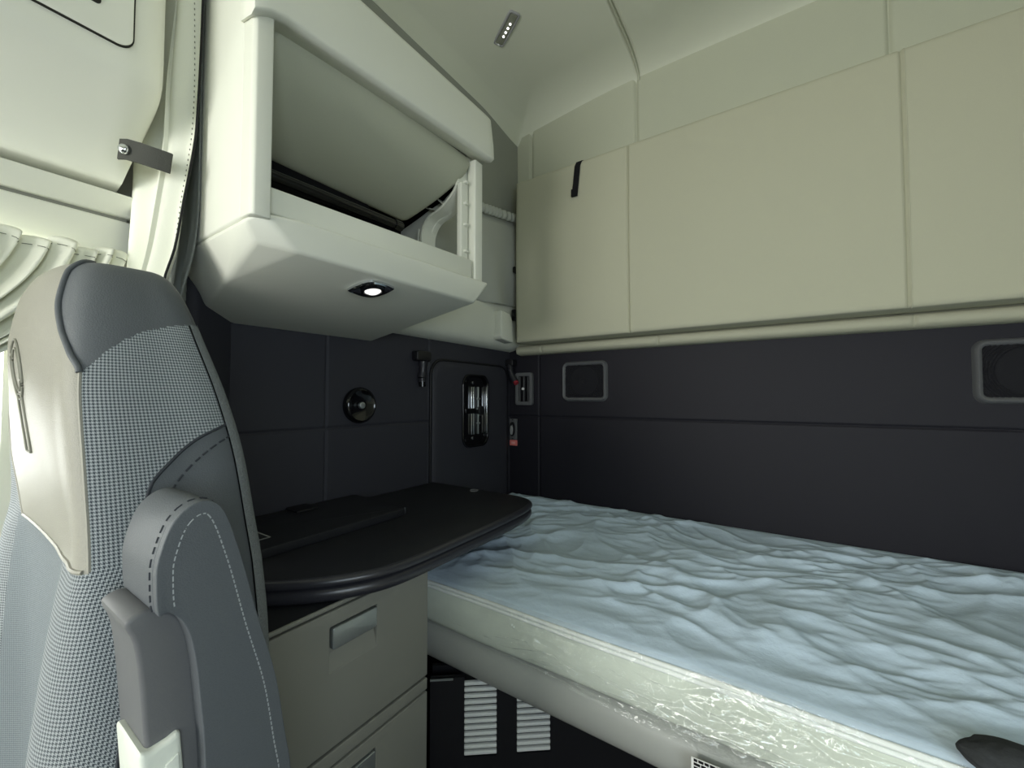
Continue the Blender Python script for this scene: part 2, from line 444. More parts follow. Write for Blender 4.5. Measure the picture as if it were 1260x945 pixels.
# pull strap
zz = [2.252, 2.25, 2.235, 2.20, 2.15, 2.11, 2.085]
st = bmesh.new()
def strip(bm, pts, wdir, w, th, ndir):
    P = [Vector(p) for p in pts]; W = Vector(wdir) * w / 2; N = Vector(ndir) * th; rr = []
    for p in P: rr.append([bm.verts.new(q) for q in (p - W, p + W, p + W + N, p - W + N)])
    for a, b in zip(rr, rr[1:]):
        for k in range(4): bm.faces.new((a[k], a[(k + 1) % 4], b[(k + 1) % 4], b[k]))
    bm.faces.new(rr[0]); bm.faces.new(rr[-1])
strip(st, [(-.712, 1.66, 2.2475), (-.716, 1.615, 2.2475), (-.719, 1.598, 2.240), (-.724, 1.590, 2.22), (-.728, 1.587, 2.17), (-.733, 1.586, 2.12), (-.736, 1.586, 2.087)], (1, 0, 0), .026, .004, (0, -.5, .5))
strip(st, [(-.735, 1.582, 2.118), (-.736, 1.582, 2.086)], (1, 0, 0), .027, .005, (0, -1, 0))
from_bm('pull_strap', st, STRAPM, bk)['label'] = 'black webbing pull strap'

# ------------------------------------------------------------------ OVERHEAD CABINET
cb = thing('overhead_cabinet', 'cream open overhead cabinet on the side wall above the table', 'cabinet', (-.93, .65, 1.42))
# bottom tray: hull
bm = bmesh.new()
pts = [(-1.115, .318, 1.528), (-.775, .318, 1.530), (-.752, .338, 1.545), (-.748, .40, 1.553), (-.748, .985, 1.572), (-.76, 1.0, 1.572), (-1.115, 1.0, 1.572),
       (-.79, .345, 1.500), (-.760, .405, 1.494), (-.750, .925, 1.497), (-1.176, .885, 1.412), (-1.176, .465, 1.409), (-1.15, .385, 1.425), (-.95, .361, 1.458)]
for p in pts: bm.verts.new(p)
bmesh.ops.convex_hull(bm, input=bm.verts[:]); bmesh.ops.dissolve_limit(bm, angle_limit=R(6), verts=bm.verts[:], edges=bm.edges[:])
bev(bm, .012, 4, 12); tray = from_bm('bottom_tray', bm, CREAM, cb, 40)
# end panel and front pillar
prism('side_panel', [(-1.11, 1.532), (-.785, 1.534), (-.785, 2.14), (-.83, 2.16), (-1.11, 2.16)], 'y', .318, .345, CREAM, cb, b=.006)
prism('front_pillar', [(-.80, .319), (-.757, .319), (-.750, .324), (-.749, .352), (-.80, .352)], 'z', 1.535, 1.915, CREAM, cb, b=.003)
box('top_panel', -1.11, -.80, .345, .99, 2.10, 2.125, CREAM, cb, b=.005)
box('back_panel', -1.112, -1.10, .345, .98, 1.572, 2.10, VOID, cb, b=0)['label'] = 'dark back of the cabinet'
box('shelf', -1.10, -.80, .352, .945, 1.574, 1.590, CREAM, cb, b=.002)
# front lip of the shelf
prism('front_lip', [(.352, 1.555), (.935, 1.575), (.935, 1.632), (.352, 1.604)], 'x', -.80, -.770, CREAM, cb, b=.004)
# flipped-up fascia (lid)
bm = bmesh.new()
n = 24
ys = [.312 + (1.0 - .312) * i / n for i in range(n + 1)]
def lidz(y):  # lower edge of the fascia; scooped at the near end
    t = (y - .312) / .688
    base = 1.886 + .052 * t
    s = max(0, 1 - (y - .312) / .05); return base + .022 * (1 - sm(0, 1, (y - .312) / .055)) * 0 + (-.010 if y < .313 else 0) + .014 * sm(.0, .06, y - .312)
sec = []
for y in ys:
    zb = lidz(y); zt = 2.085 + .02 * (y - .312); zt = max(zt, zb + .12)
    sec.append([(-.792, y, zb + .010), (-.748, y, zb), (-.735, y, zb + .006), (-.737, y, zb + .05), (-.748, y, zt - .01), (-.765, y, zt + .012), (-.82, y, zt + .042), (-.86, y, zt + .045), (-.86, y, zt + .02), (-.785, y, zt - .02)])
rr = [[bm.verts.new(p) for p in s] for s in sec]
for a, b in zip(rr, rr[1:]):
    for k in range(10): bm.faces.new((a[k], a[(k + 1) % 10], b[(k + 1) % 10], b[k]))
bm.faces.new(rr[0]); bm.faces.new(rr[-1])
bmesh.ops.recalc_face_normals(bm, faces=bm.faces[:])
bev(bm, .004, 2, 28); from_bm('flip_up_lid', bm, CREAM, cb, 35)
# padded door folded inside
dprof = [(-.80, 1.960), (-.785, 1.940), (-.786, 1.910), (-.812, 1.868), (-.875, 1.820), (-.945, 1.785), (-.985, 1.774), (-1.0, 1.79), (-1.0, 1.82), (-.87, 1.94), (-.83, 1.965)]
dp = [(p.x, p.y) for p in crom([(a, b, 0) for a, b in dprof], 4, True)]
bm = bmesh.new(); m_ = len(dp); rings = []
for y, k in ((.352, .86), (.356, .93), (.366, .98), (.38, 1.0), (.6, 1.0)):
    rings.append([bm.verts.new((-.895 + (x + .895) * k, y, 1.865 + (z - 1.865) * k)) for x, z in dp])
for yo, k in ((0, 1.0), (.016, .985), (.026, .95), (.031, .88)):
    # right end is slanted: farther at the top front edge
    rings.append([bm.verts.new((-.895 + (x + .895) * k, .838 + .086 * min(1, max(0, (z - 1.774) / .175)) + yo, 1.865 + (z - 1.865) * k)) for x, z in dp])
for a, b in zip(rings, rings[1:]):
    for k in range(m_): bm.faces.new((a[k], a[(k + 1) % m_], b[(k + 1) % m_], b[k]))
bm.faces.new(rings[0]); bm.faces.new(rings[-1])
mm = mat('grey_door_lining', rgb(176, 178, 160), .6, .3, bump=.15, scale=600)
from_bm('folded_door', bm, mm, cb, 60)['label'] = 'padded grey green door folded up inside the opening'
# black gas strut
gs = bmesh.new(); add_tube(gs, [(-.93, .36, 1.708), (-.93, .775, 1.722)], .012, 12); add_tube(gs, [(-.93, .775, 1.722), (-.93, .80, 1.723)], .015, 12)
from_bm('gas_strut', gs, GLOSS, cb)['label'] = 'black gas strut with round end'
prism('void_shade', [(.352, 1.70), (.352, 1.80), (.70, 1.80), (.76, 1.74)], 'x', -1.0, -.985, VOID, cb, b=0)['label'] = 'black sheet painting the shade of the void above the strut'  # no real board: black sheet stands in for the unlit void under the door
# open end frame on the far side
end = [(-1.10, 1.58), (-.962, 1.58), (-.960, 1.72), (-.955, 1.755), (-.928, 1.788), (-.872, 1.806), (-.825, 1.838), (-.806, 1.872), (-.803, 1.93), (-.80, 2.0),
       (-.83, 2.0), (-.842, 1.92), (-.862, 1.875), (-.90, 1.852), (-.96, 1.838), (-1.02, 1.82), (-1.10, 1.80)]
ef = prism('end_frame', end, 'y', .945, .965, CREAM, cb, b=.003)
prism('cavity_shade', [(-1.10, 1.77), (-.99, 1.81), (-.90, 1.83), (-.85, 1.86), (-.815, 1.91), (-.805, 2.10), (-1.10, 2.10)], 'y', .966, .974, VOID, cb, b=0)['label'] = 'black sheet painting the shade behind the end frame'  # added black sheet, paints the shade of the open cavity
lip = crom([(-.958, .94, 1.60), (-.958, .94, 1.72), (-.953, .94, 1.757), (-.927, .94, 1.789), (-.871, .94, 1.807), (-.824, .94, 1.840), (-.806, .94, 1.872), (-.803, .94, 1.92)], 6)
bm = bmesh.new()
for w, a in ((0, 0),):
    rr = []
    for p in lip: rr.append([bm.verts.new(q) for q in ((p.x - .006, p.y - .03, p.z + .006), (p.x, p.y - .03, p.z), (p.x, p.y + .03, p.z), (p.x - .006, p.y + .03, p.z + .006))])
    for a, b in zip(rr, rr[1:]):
        for k in range(4): bm.faces.new((a[k], a[(k + 1) % 4], b[(k + 1) % 4], b[k]))
    bm.faces.new(rr[0]); bm.faces.new(rr[-1])
from_bm('flange', bm, CREAM, ef, 40)
for (a, b) in (((-1.0, 1.60), (-.985, 1.77)), ((-.985, 1.74), (-.94, 1.80)), ((-.95, 1.83), (-.90, 1.81)), ((-.905, 1.85), (-.868, 1.815)), ((-.845, 1.90), (-.812, 1.87))):
    bm = bmesh.new(); strip(bm, [(a[0], .932, a[1]), (b[0], .932, b[1])], (0, 1, 0), .026, .004, (.5, 0, .5))
    from_bm('rib', bm, CREAM, ef)
po = prism('end_post', rrect(-.800, -.768, .946, .984, .005), 'z', 1.575, 1.945, CREAM, cb, b=.0015)
pl = prism('notched_strip', [(.908, 1.60), (.940, 1.60), (.940, 1.885), (.908, 1.865)], 'x', -.808, -.790, CREAM, cb, b=.003)
for z in (1.655, 1.735, 1.80, 1.865):
    box('peg', -.797, -.780, .918, .932, z, z + .008, CREAM, pl, b=.002)
# scuffs on the tray underside are left to the material; spotlight in the underside
def und(x): return 1.495 + .2 * (x + .75)
sl = thing('spotlight', 'chrome eye shaped spotlight set in the cabinet underside', 'spotlight', (-.82, .61, und(-.82)))
A = Vector((.063, .081, 0)).normalized(); B = Vector((-A.y, A.x, 0))
A = Vector((A.x, A.y, .2 * A.x)); B = Vector((B.x, B.y, .2 * B.x)); C0 = Vector((-.8175, .6145, und(-.8175))); Nn = A.cross(B).normalized()
if Nn.z > 0: Nn = -Nn
def vesica(a, b, n=16):
    top = [(-a + 2 * a * i / n, b * (1 - abs(-1 + 2 * i / n) ** 1.7)) for i in range(n + 1)]
    return top + [(x, -y) for x, y in top[::-1][1:-1]]
def loc(p, h): return C0 + A * p[0] + B * p[1] + Nn * h
def ringmesh(name, loops, m, parent, capend=True, smooth=40):
    bm = bmesh.new(); rr = [[bm.verts.new(p) for p in L] for L in loops]; n = len(loops[0])
    for a, b in zip(rr, rr[1:]):
        for k in range(n): bm.faces.new((a[k], a[(k + 1) % n], b[(k + 1) % n], b[k]))
    if capend: bm.faces.new(rr[-1])
    return from_bm(name, bm, m, parent, smooth)
V = lambda s, h: [loc((p[0] * s, p[1] * s), h) for p in vesica(.053, .044)]
ringmesh('bezel', [V(1.0, -.004), V(1.0, .004), V(.93, .007), V(.86, .005)], CHROME, sl, True)
Cc = lambda r, h: [loc(p, h) for p in circ(.003, 0, r, 28)]
ringmesh('socket_ring', [Cc(.027, .004), Cc(.027, .010), Cc(.021, .010), Cc(.019, .005)], GLOSS, sl)
ringmesh('lens', [Cc(.0185, .005), Cc(.0185, .009), Cc(.012, .013), Cc(.004, .0145)], SPOTE, sl)['label'] = 'bright lens'

# ------------------------------------------------------------------ CEILING LAMP
lz = fceil(-.82, 1.19)[2]
cl = thing('ceiling_lamp', 'slim ceiling lamp with a row of small lit diodes', 'lamp', (-.84, 1.19, lz))
k_ = lz - 1.22; k_ /= (2.57 - 1.22)
P0 = Vector((-.884 * k_, 1.2255 * k_, 0)); P1 = Vector((-.7585 * k_, 1.1535 * k_, 0)); A2 = (P1 - P0); Ln = A2.length; A2.normalize(); B2 = Vector((-A2.y, A2.x, 0)); M2 = (P0 + P1) / 2
def lamp(p, h):
    q = M2 + A2 * p[0] + B2 * p[1]; return Vector((q.x, q.y, lz - h))
LL = lambda s, h, s2=None: [lamp(p, h) for p in rrect(-Ln / 2 - s, Ln / 2 + s, -.021 - s, .021 + s, .008 + max(s, -.004))]
ringmesh('bezel', [LL(.003, -.016), LL(.003, .003), LL(0, .006), LL(-.004, .006), LL(-.006, .002)], LGREY, cl)
ringmesh('lens', [LL(-.006, .002), LL(-.007, .0045), LL(-.009, .005)], mat('smoked_lens', rgb(140, 142, 128), .2, .5), cl)
for i in range(4):
    c = -.030 + .020 * i
    ringmesh('diode', [[lamp((c + a, b + .002), h) for a, b in circ(0, 0, r, 12)] for r, h in ((.0038, .004), (.0035, .007), (.002, .008))], LED, cl)
box('end_clip', lamp((-Ln / 2 + .004, 0), 0).x - .003, lamp((-Ln / 2 + .004, 0), 0).x + .003, lamp((-Ln / 2 + .004, 0), 0).y - .004, lamp((-Ln / 2 + .004, 0), 0).y + .004, lz - .008, lz - .004, WHITE, cl, b=.001)

# ------------------------------------------------------------------ TABLE
tb = thing('table', 'dark laminate table with a rounded front edge in the corner', 'table', (-.9, .7, .838))
tout = [(-1.168, 1.18), (-.80, 1.18), (-.735, 1.172), (-.69, 1.145), (-.668, 1.10), (-.655, 1.03), (-.648, .90), (-.647, .75), (-.648, .62), (-.655, .55), (-.675, .497), (-.712, .442), (-.758, .395), (-.80, .362), (-.86, .325), (-.93, .30), (-1.168, .295)]
tsm = [(p.x, p.y) for p in crom([(a, b, 0) for a, b in tout[1:-1]], 5)]
tsm = [tout[0]] + tsm + [tout[-1]]
def inset(poly, d):
    out = []; n = len(poly)
    for i in range(n):
        a, b, c = Vector(poly[i - 1]), Vector(poly[i]), Vector(poly[(i + 1) % n])
        t1, t2 = (b - a).normalized(), (c - b).normalized()
        nn = Vector((t1.y + t2.y, -(t1.x + t2.x)))
        nn = nn / max(.3, nn.length) if nn.length else Vector((0, 0))
        out.append((b.x + nn.x * d, b.y + nn.y * d))
    return out
area = sum(tsm[i - 1][0] * tsm[i][1] - tsm[i][0] * tsm[i - 1][1] for i in range(len(tsm)))
sg = 1 if area < 0 else -1
def slab(name, prof, m, parent):  # prof: (inset, z)
    bm = bmesh.new(); rr = []
    for d, z in prof:
        rr.append([bm.verts.new((x, y, z)) for x, y in inset(tsm, sg * d)])
    n = len(tsm)
    for a, b in zip(rr, rr[1:]):
        for k in range(n): bm.faces.new((a[k], a[(k + 1) % n], b[(k + 1) % n], b[k]))
    bm.faces.new(rr[0]); bm.faces.new(rr[-1]); return from_bm(name, bm, m, parent, 50)
slab('tabletop', [(.006, .868), (.0, .870), (-.001, .874), (.0005, .880), (.004, .8835), (.009, .885)], TEDGE, tb)
slab('top_surface', [(.010, .8840), (.010, .8853), (.011, .8856)], TABLE, tb)
slab('underframe', [(.012, .838), (.004, .841), (.001, .848), (.002, .858), (.007, .8645), (.03, .869)], TEDGE, tb)
prism('ring_cap', circ(-.935, 1.150, .016, 24), 'z', .8855, .8868, LGREY, tb, b=0, hole=circ(-.935, 1.150, .0125, 24))['label'] = 'small grey ring set in the table top'
lf = thing('folded_leaf', 'thin dark board lying on the rear of the dark table by the seat', 'board', (-1.03, .55, .886))
prism('board', [(p.x, p.y) for p in crom([(-1.165, .305, 0), (-.93, .302, 0), (-.908, .315, 0), (-.902, .34, 0), (-.9, .5, 0), (-.9, .77, 0), (-.91, .80, 0), (-.93, .812, 0), (-1.165, .82, 0)], 4)], 'z', .8860, .906, TABLE, lf, b=.003)
prism('sticker', rrect(-1.06, -.965, .405, .468, .004), 'z', .9058, .9064, GREYPR, lf, b=0, hole=rrect(-1.056, -.969, .409, .464, .003))['label'] = 'white outlined sticker'
box('hinge', -1.165, -1.10, .60, .66, .905, .912, BLACK, lf, b=.003)

# ------------------------------------------------------------------ DRAWER UNIT
du = thing('drawer_unit', 'taupe drawer unit with metal handles under the dark table', 'drawer unit', (-.93, .48, 0))
bm = bmesh.new(); add_box(bm, -1.165, -.712, .287, .693, 0, .836)
from_bm('body', bm, DARKGAP, du)
def front(name, y0, y1, z0, z1, hole=None):
    if hole is None:
        return box(name, -.715, -.70, y0, y1, z0, z1, DRAWM, du, b=.0025)
    hy0, hy1, hz0, hz1 = hole
    outer = [(y1, z1), (y0, z1), (y0, z0), (y1, z0)]
    inner = [(hy1, hz1), (hy0, hz1), (hy0, hz0), (hy1, hz0)]
    return prism(name, outer, 'x', -.715, -.70, DRAWM, du, b=.0025, hole=inner)
front('top_rail', .289, .693, .829, .837)
box('worktop', -1.165, -.704, .287, .56, .8365, .8375, TABLE, du, b=0)
def drawer(z0, z1, hz):
    h = (.446, .550, hz - .082, hz)
    d = front('drawer', .289, .693, z0, z1, h)
    # recess behind the handle: sloping scoop
    bm = bmesh.new()
    a = [bm.verts.new(p) for p in ((-.701, h[0], h[2]), (-.701, h[1], h[2]), (-.7115, h[1], h[2] + .03), (-.7115, h[0], h[2] + .03), (-.7115, h[1], h[3]), (-.7115, h[0], h[3]))]
    bm.faces.new(a[0:4]); bm.faces.new((a[3], a[2], a[4], a[5])); from_bm('handle_recess', bm, DRAWM, d, None)
    hd = prism('handle', rrect(h[0] + .004, h[1] - .002, hz - .042, hz - .003, .004), 'x', -.708, -.697, HANDM, d, b=.002)
    hd['label'] = 'satin metal pull handle'
drawer(.577, .825, .797)
box('divider_rail', -.715, -.70, .289, .693, .545, .571, DRAWM, du, b=.0025)
drawer(.290, .540, .512)
box('divider_rail', -.715, -.70, .289, .693, .258, .284, DRAWM, du, b=.0025)
drawer(.03, .252, .224)

# ------------------------------------------------------------------ BED BASE, MATTRESS
bb = thing('bed_base', 'grey moulded bed base carrying the wrapped mattress', 'bed base', (0, 1.25, .53))
pr = [(.800, .530), (.790, .540), (.783, .556), (.780, .575), (.783, .595), (.790, .612), (.80, .6195), (1.725, .6195), (1.725, .53)]
prism('rail', pr, 'x', -1.150, .975, RAIL, bb, b=0, smooth=60)
for x in (-1.12, .93):
    box('support', x - .02, x + .02, 1.40, 1.70, 0, .531, VOID, bb, b=.003)
box('bracket', -.80, -.71, .835, .845, .49, .531, BLACK, bb, b=.002)

mt = thing('mattress', 'white mattress in clear plastic wrap on the grey bed base', 'mattress', (-.1, 1.26, .62))
X0, X1, Y0, Y1 = -1.148, .965, .792, 1.722
ns = noise
def ridge(p): return 1 - abs(ns.noise(p)) * 2.2
def topz(x, y):
    w = Vector((ns.noise(Vector((x * 2.3, y * 2.3, 1))), ns.noise(Vector((x * 2.3, y * 2.3, 7))), 0)) * .12
    px, py = x + w.x, y + w.y
    # long creases running diagonally across the bed
    c, s = math.cos(R(-28)), math.sin(R(-28)); a, b = px * c - py * s, px * s + py * c
    h = .013 * max(0, ridge(Vector((a * 2.6, b * 8.0, 3)))) ** 1.6
    c, s = math.cos(R(34)), math.sin(R(34)); a, b = px * c - py * s, px * s + py * c
    h += .010 * max(0, ridge(Vector((a * 3.6, b * 7.5, 9)))) ** 2
    k = sm(.05, .4, ns.noise(Vector((x * 4, y * 4, 20))) + .2)
    h += .0042 * (.35 + .65 * k) * max(0, ridge(Vector((px * 9 + py * 6, py * 22 - px * 8, 5)))) ** 1.5
    h += .0020 * (.3 + .7 * k) * ns.noise(Vector((px * 20 + py * 10, py * 60 - px * 20, 8)))
    h += .006 * max(0, ridge(Vector((px * 7 - py * 5, py * 9 + px * 3, 14)))) ** 2
    h += .009 * ns.noise(Vector((x * 2.0, y * 2.0, 11)))
    front = sm(.02, .20, y - Y0 + .05 * ns.noise(Vector((x * 4, 2, 2)))); back = sm(0, .10, Y1 - y)
    h = .006 + (h - .006) * (.25 + .75 * front) * (.45 + .55 * back)
    e = min(1, (y - Y0) / .05, (Y1 - y) / .03); e = max(0, e)
    return .7385 + (h - .004) * sm(0, 1, e * .9 + .1 * 0)
def rowsY():
    ys = [Y0 + (Y1 - Y0) * i / 190 for i in range(191)]
    return ys
cx = lins(X0, X1, 420); ry = rowsY()
def ftop(x, y):
    e = max(0, min((x - X0), (X1 - x)) / .03); e = min(1, e)
    d = max(0, 1 - (y - Y0) / .018)
    yy = y + .004 * ns.noise(Vector((x * 3, 0, 2)))
    return (x, yy, topz(x, y) - .010 * d * d - .012 * (1 - e) ** 2)
core = grid('mattress_top', ftop, cx, ry, MATT, mt)
# border (side) with a slight belly
def fsidey(x, v):  # v 0 bottom .. 1 top
    belly = .012 * math.sin(math.pi * v) + .006 * ns.noise(Vector((x * 4, v * 1.5, 4)))
    ins = .010 * max(0, 1 - v / .1)
    return (x, Y0 - belly + ins, .6215 + (.728 - .6215) * v)
def border():
    bm = bmesh.new(); xs = lins(X0, X1, 260); vs = lins(0, 1, 18)
    g = [[bm.verts.new(fsidey(x, v)) for x in xs] for v in vs]
    for j in range(17):
        for i in range(259): bm.faces.new((g[j][i], g[j][i + 1], g[j + 1][i + 1], g[j + 1][i]))
    B0 = [bm.verts.new((X0, Y1, .6215)), bm.verts.new((X1, Y1, .6215)), bm.verts.new((X1, Y1, .728)), bm.verts.new((X0, Y1, .728))]
    bm.faces.new(B0); bm.faces.new([g[0][i] for i in range(260)] + [B0[1], B0[0]])
    bm.faces.new([g[j][0] for j in range(18)] + [B0[3], B0[0]]); bm.faces.new([g[j][-1] for j in range(18)] + [B0[2], B0[1]])
    return from_bm('border', bm, MSIDE, mt, 60)
border()
for dz, dy, r in ((.7295, -.004, .0048), (.7205, -.0055, .0042)):
    tube('piping', [(x, Y0 + dy + .003 * ns.noise(Vector((x * 3, 0, 2))), dz + .003 * ns.noise(Vector((x * 2.2, 3, 1)))) for x in lins(X0, X1, 120)], r, PIPE, mt, 8)['label'] = 'white piped edge'
# plastic film: front drop, loose and crumpled, lapping a little over the top
def film(x, v):
    n1 = ns.noise(Vector((x * 7, v * 3.5, 31))); n2 = ridge(Vector((x * 13 + n1, v * 6 + n1, 37)))
    n3 = ridge(Vector((x * 30 + 2 * n1, v * 12, 40)))
    amp = sm(-.75, -.45, x)
    if v <= 1:
        drop = .018 * sm(-.62, -.10, x) + .004 * ns.noise(Vector((x * 4, 0, 50)))
        z = .628 - drop + (.742 - .628 + drop) * v
        belly = .016 * math.sin(math.pi * min(1, max(0, v))) + .005
        y = Y0 - belly - (.25 + .75 * amp) * (.014 * max(0, n2) ** 2 + .005 * n3) * math.sin(math.pi * min(1, v * .9 + .08)) - .004
        if v < .1: y += .006 * (1 - v / .1)
        return (x, min(y, Y0 - .006 - (.010 if z < .62 else 0)), z)
    y = Y0 - .009 + (v - 1) * .20
    return (x, y, max(topz(x, max(Y0, y)) + .0035 + .004 * max(0, n2) * sm(1, 1.2, v), .742 if v < 1.03 else 0))
fl = grid('plastic_wrap', film, lins(X0, X1, 520), lins(0, 1, 56) + lins(1.02, 1.06, 3), FILM, mt)
fl['label'] = 'clear crinkled plastic wrap'
# law tag
tg = prism('law_tag', [(-.142, .612), (-.03, .618), (-.03, .545), (-.142, .540)], 'y', .757, .759, WHITE, mt, b=0); tg['label'] = 'white care tag with fine black print'
bm = bmesh.new(); rnd = random.Random(3)
for r_ in range(9):
    z = .608 - r_ * .0062; x = -.138
    while x < -.038:
        w = rnd.uniform(.004, .011); x2 = min(x + w, -.036)
        add_box(bm, x, x2, .7562, .757, z + (x + .138) * .055, z + .0040 + (x + .138) * .055); x = x2 + .0016
from_bm('print', bm, INK, tg)
# under-bed vented panel, set at an angle
P0 = Vector((-.72, .75)); D = Vector((.785, .62)).normalized(); Nv = Vector((D.y, -D.x))
def pv(s, n, z): q = P0 + D * s + Nv * n; return (q.x, q.y, z)
vp = thing('vented_panel', 'black panel with two columns of bright louvres under the bed', 'panel', (P0.x, P0.y, 0))
bm = bmesh.new()
def obox(bm, s0, s1, n0, n1, z0, z1, tilt=0):
    vs = [bm.verts.new(pv(s, n, z + (tilt if n == n1 else 0))) for s in (s0, s1) for n in (n0, n1) for z in (z0, z1)]
    for f in ((0, 1, 3, 2), (4, 6, 7, 5), (0, 4, 5, 1), (2, 3, 7, 6), (0, 2, 6, 4), (1, 5, 7, 3)): bm.faces.new([vs[i] for i in f])
ss = (.0635, .1435, .1935, .2775)
obox(bm, -.02, ss[0], -.012, 0, 0, .528); obox(bm, ss[1], ss[2], -.012, 0, 0, .528); obox(bm, ss[3], .55, -.012, 0, 0, .528)
for a, b in ((ss[0], ss[1]), (ss[2], ss[3])): obox(bm, a, b, -.012, 0, 0, .336)
obox(bm, -.02, .55, -.06, -.05, 0, .528)
from_bm('panel', bm, BLACK, vp)
for a, b in ((ss[0], ss[1]), (ss[2], ss[3])):
    z = .3425; i = 0
    while z < .524:
        bm = bmesh.new(); obox(bm, a, b, -.006, .003, z, z + .0082, -.0012); bmesh.ops.recalc_face_normals(bm, faces=bm.faces[:]); bev(bm, .002, 3)
        from_bm('louvre', bm, SLAT, vp); z += .0152
bm = bmesh.new(); obox(bm, -.02, .036, -.004, .004, .5245, .528); from_bm('edge_strip', bm, HANDM, vp)

# ------------------------------------------------------------------ WALL FITTINGS
# hatch
ht = thing('access_hatch', 'charcoal padded hatch in the side wall with a recessed black handle', 'hatch', (-1.17, 1.43, .90))
hz = rrect(1.168, 1.700, .60, 1.372, .065, 10)
prism('gasket', rrect(1.160, 1.708, .59, 1.380, .072, 10), 'x', -1.176, -1.166, BLACK, ht, b=.003, hole=rrect(1.170, 1.698, .60, 1.370, .063, 10))
bm = bmesh.new(); rr = []
for d, h in ((.0, -1.172), (.0, -1.166), (.006, -1.161), (.018, -1.158), (.03, -1.157)):
    rr.append([bm.verts.new((h, y, z)) for y, z in rrect(1.170 + d, 1.698 - d, .60 + d, 1.370 - d, max(.02, .063 - d), 10)])
hole = [(y, z) for y, z in rrect(1.346, 1.520, 1.004, 1.318, .045, 10)]
rr.append([bm.verts.new((-1.157, y, z)) for y, z in hole]); rr.append([bm.verts.new((-1.165, y, z)) for y, z in hole])
n = len(hole)
for a, b in zip(rr, rr[1:]):
    for k in range(n): bm.faces.new((a[k], a[(k + 1) % n], b[(k + 1) % n], b[k]))
bm.faces.new(rr[0]); from_bm('door_panel', bm, DARKW_GLARE, ht, 40)
hd = thing_h = prism('handle_recess', rrect(1.340, 1.526, .998, 1.324, .048, 10), 'x', -1.1665, -1.150, GLOSS, ht, b=.004, hole=rrect(1.352, 1.514, 1.010, 1.312, .040, 10))
prism('recess_back', rrect(1.350, 1.516, 1.008, 1.314, .042, 10), 'x', -1.167, -1.164, GLOSS, hd, b=0)
for y, w, m in ((1.405, .007, CHROME), (1.419, .007, CHROME), (1.452, .006, HANDM), (1.509, .007, CHROME)):
    box('bar', -1.164, -1.1535 if y < 1.5 else -1.1485, y - w / 2, y + w / 2, 1.055, 1.268, m, hd, b=.002)['label'] = 'bright vertical bar'
for z in (1.10, 1.165, 1.21):
    box('clip', -1.162, -1.152, 1.44, 1.462, z, z + .008, HANDM, hd, b=.002)
box('crossbar', -1.162, -1.148, 1.355, 1.43, 1.148, 1.172, GLOSS, hd, b=.004)
prism('knob', circ(1.465, 1.160, .022, 24), 'x', -1.164, -1.144, BLACK, hd, b=.005)
for y, z in ((1.366, 1.295), (1.42, 1.286), (1.366, 1.030), (1.42, 1.038)):
    prism('screw', circ(y, z, .007, 14), 'x', -1.164, -1.160, CHROME, hd, b=.0015)

rc = thing('round_wall_plug', 'round glossy black cap with a metal centre pin on the side wall', 'plug', (-1.17, .838, 1.194))
bm = bmesh.new(); rr = []
for r_, h in ((.058, -1.176), (.060, -1.166), (.058, -1.158), (.050, -1.153), (.046, -1.156), (.030, -1.161), (.016, -1.163)):
    rr.append([bm.verts.new((h, y, z)) for y, z in circ(.838, 1.194, r_, 48)])
for a, b in zip(rr, rr[1:]):
    for k in range(48): bm.faces.new((a[k], a[(k + 1) % 48], b[(k + 1) % 48], b[k]))
bm.faces.new(rr[0]); bm.faces.new(rr[-1]); from_bm('disc', bm, GLOSS, rc, 50)
prism('centre_pin', circ(.838, 1.194, .011, 24), 'x', -1.163, -1.150, HANDM, rc, b=.003)['label'] = 'metal centre pin'

# restraint straps
def restraint(o, base, n, pts, tip, tipm):
    prism('mount', rrect(base[0], base[1], base[2], base[3], .008), n[0], n[1], n[2], BLACK, o, b=.004)
    bm = bmesh.new()
    for i, (a, b) in enumerate(zip(pts, pts[1:])):
        add_tube(bm, [a, (Vector(a) + Vector(b)) / 2, b], .017 if i % 2 == 0 else .0145, 8)
    from_bm('strap_links', bm, BLACKG, o, 50)
    bm = bmesh.new(); add_tube(bm, [tip[0], tip[1]], .013, 10); from_bm('end_clip', bm, tipm, o, 50)
o = thing('restraint_strap', 'black restraint strap hanging on the side wall left of the hatch', 'strap', (-1.165, 1.10, 1.36), 'bunk restraint straps')
restraint(o, (1.066, 1.140, 1.360, 1.398), ('x', -1.172, -1.140), [(-1.152, 1.105, 1.36), (-1.154, 1.108, 1.335), (-1.156, 1.108, 1.315), (-1.156, 1.104, 1.295), (-1.156, 1.106, 1.28)], ((-1.156, 1.106, 1.282), (-1.156, 1.107, 1.262)), GLOSS)
o = thing('restraint_strap', 'black restraint strap with a red tip in the corner above the vent', 'strap', (-1.15, 1.70, 1.39), 'bunk restraint straps')
restraint(o, (-1.176, -1.128, 1.378, 1.412), ('y', 1.690, 1.732), [(-1.152, 1.705, 1.385), (-1.148, 1.700, 1.36), (-1.138, 1.700, 1.33), (-1.118, 1.700, 1.300)], ((-1.118, 1.699, 1.300), (-1.108, 1.698, 1.290)), RED2)

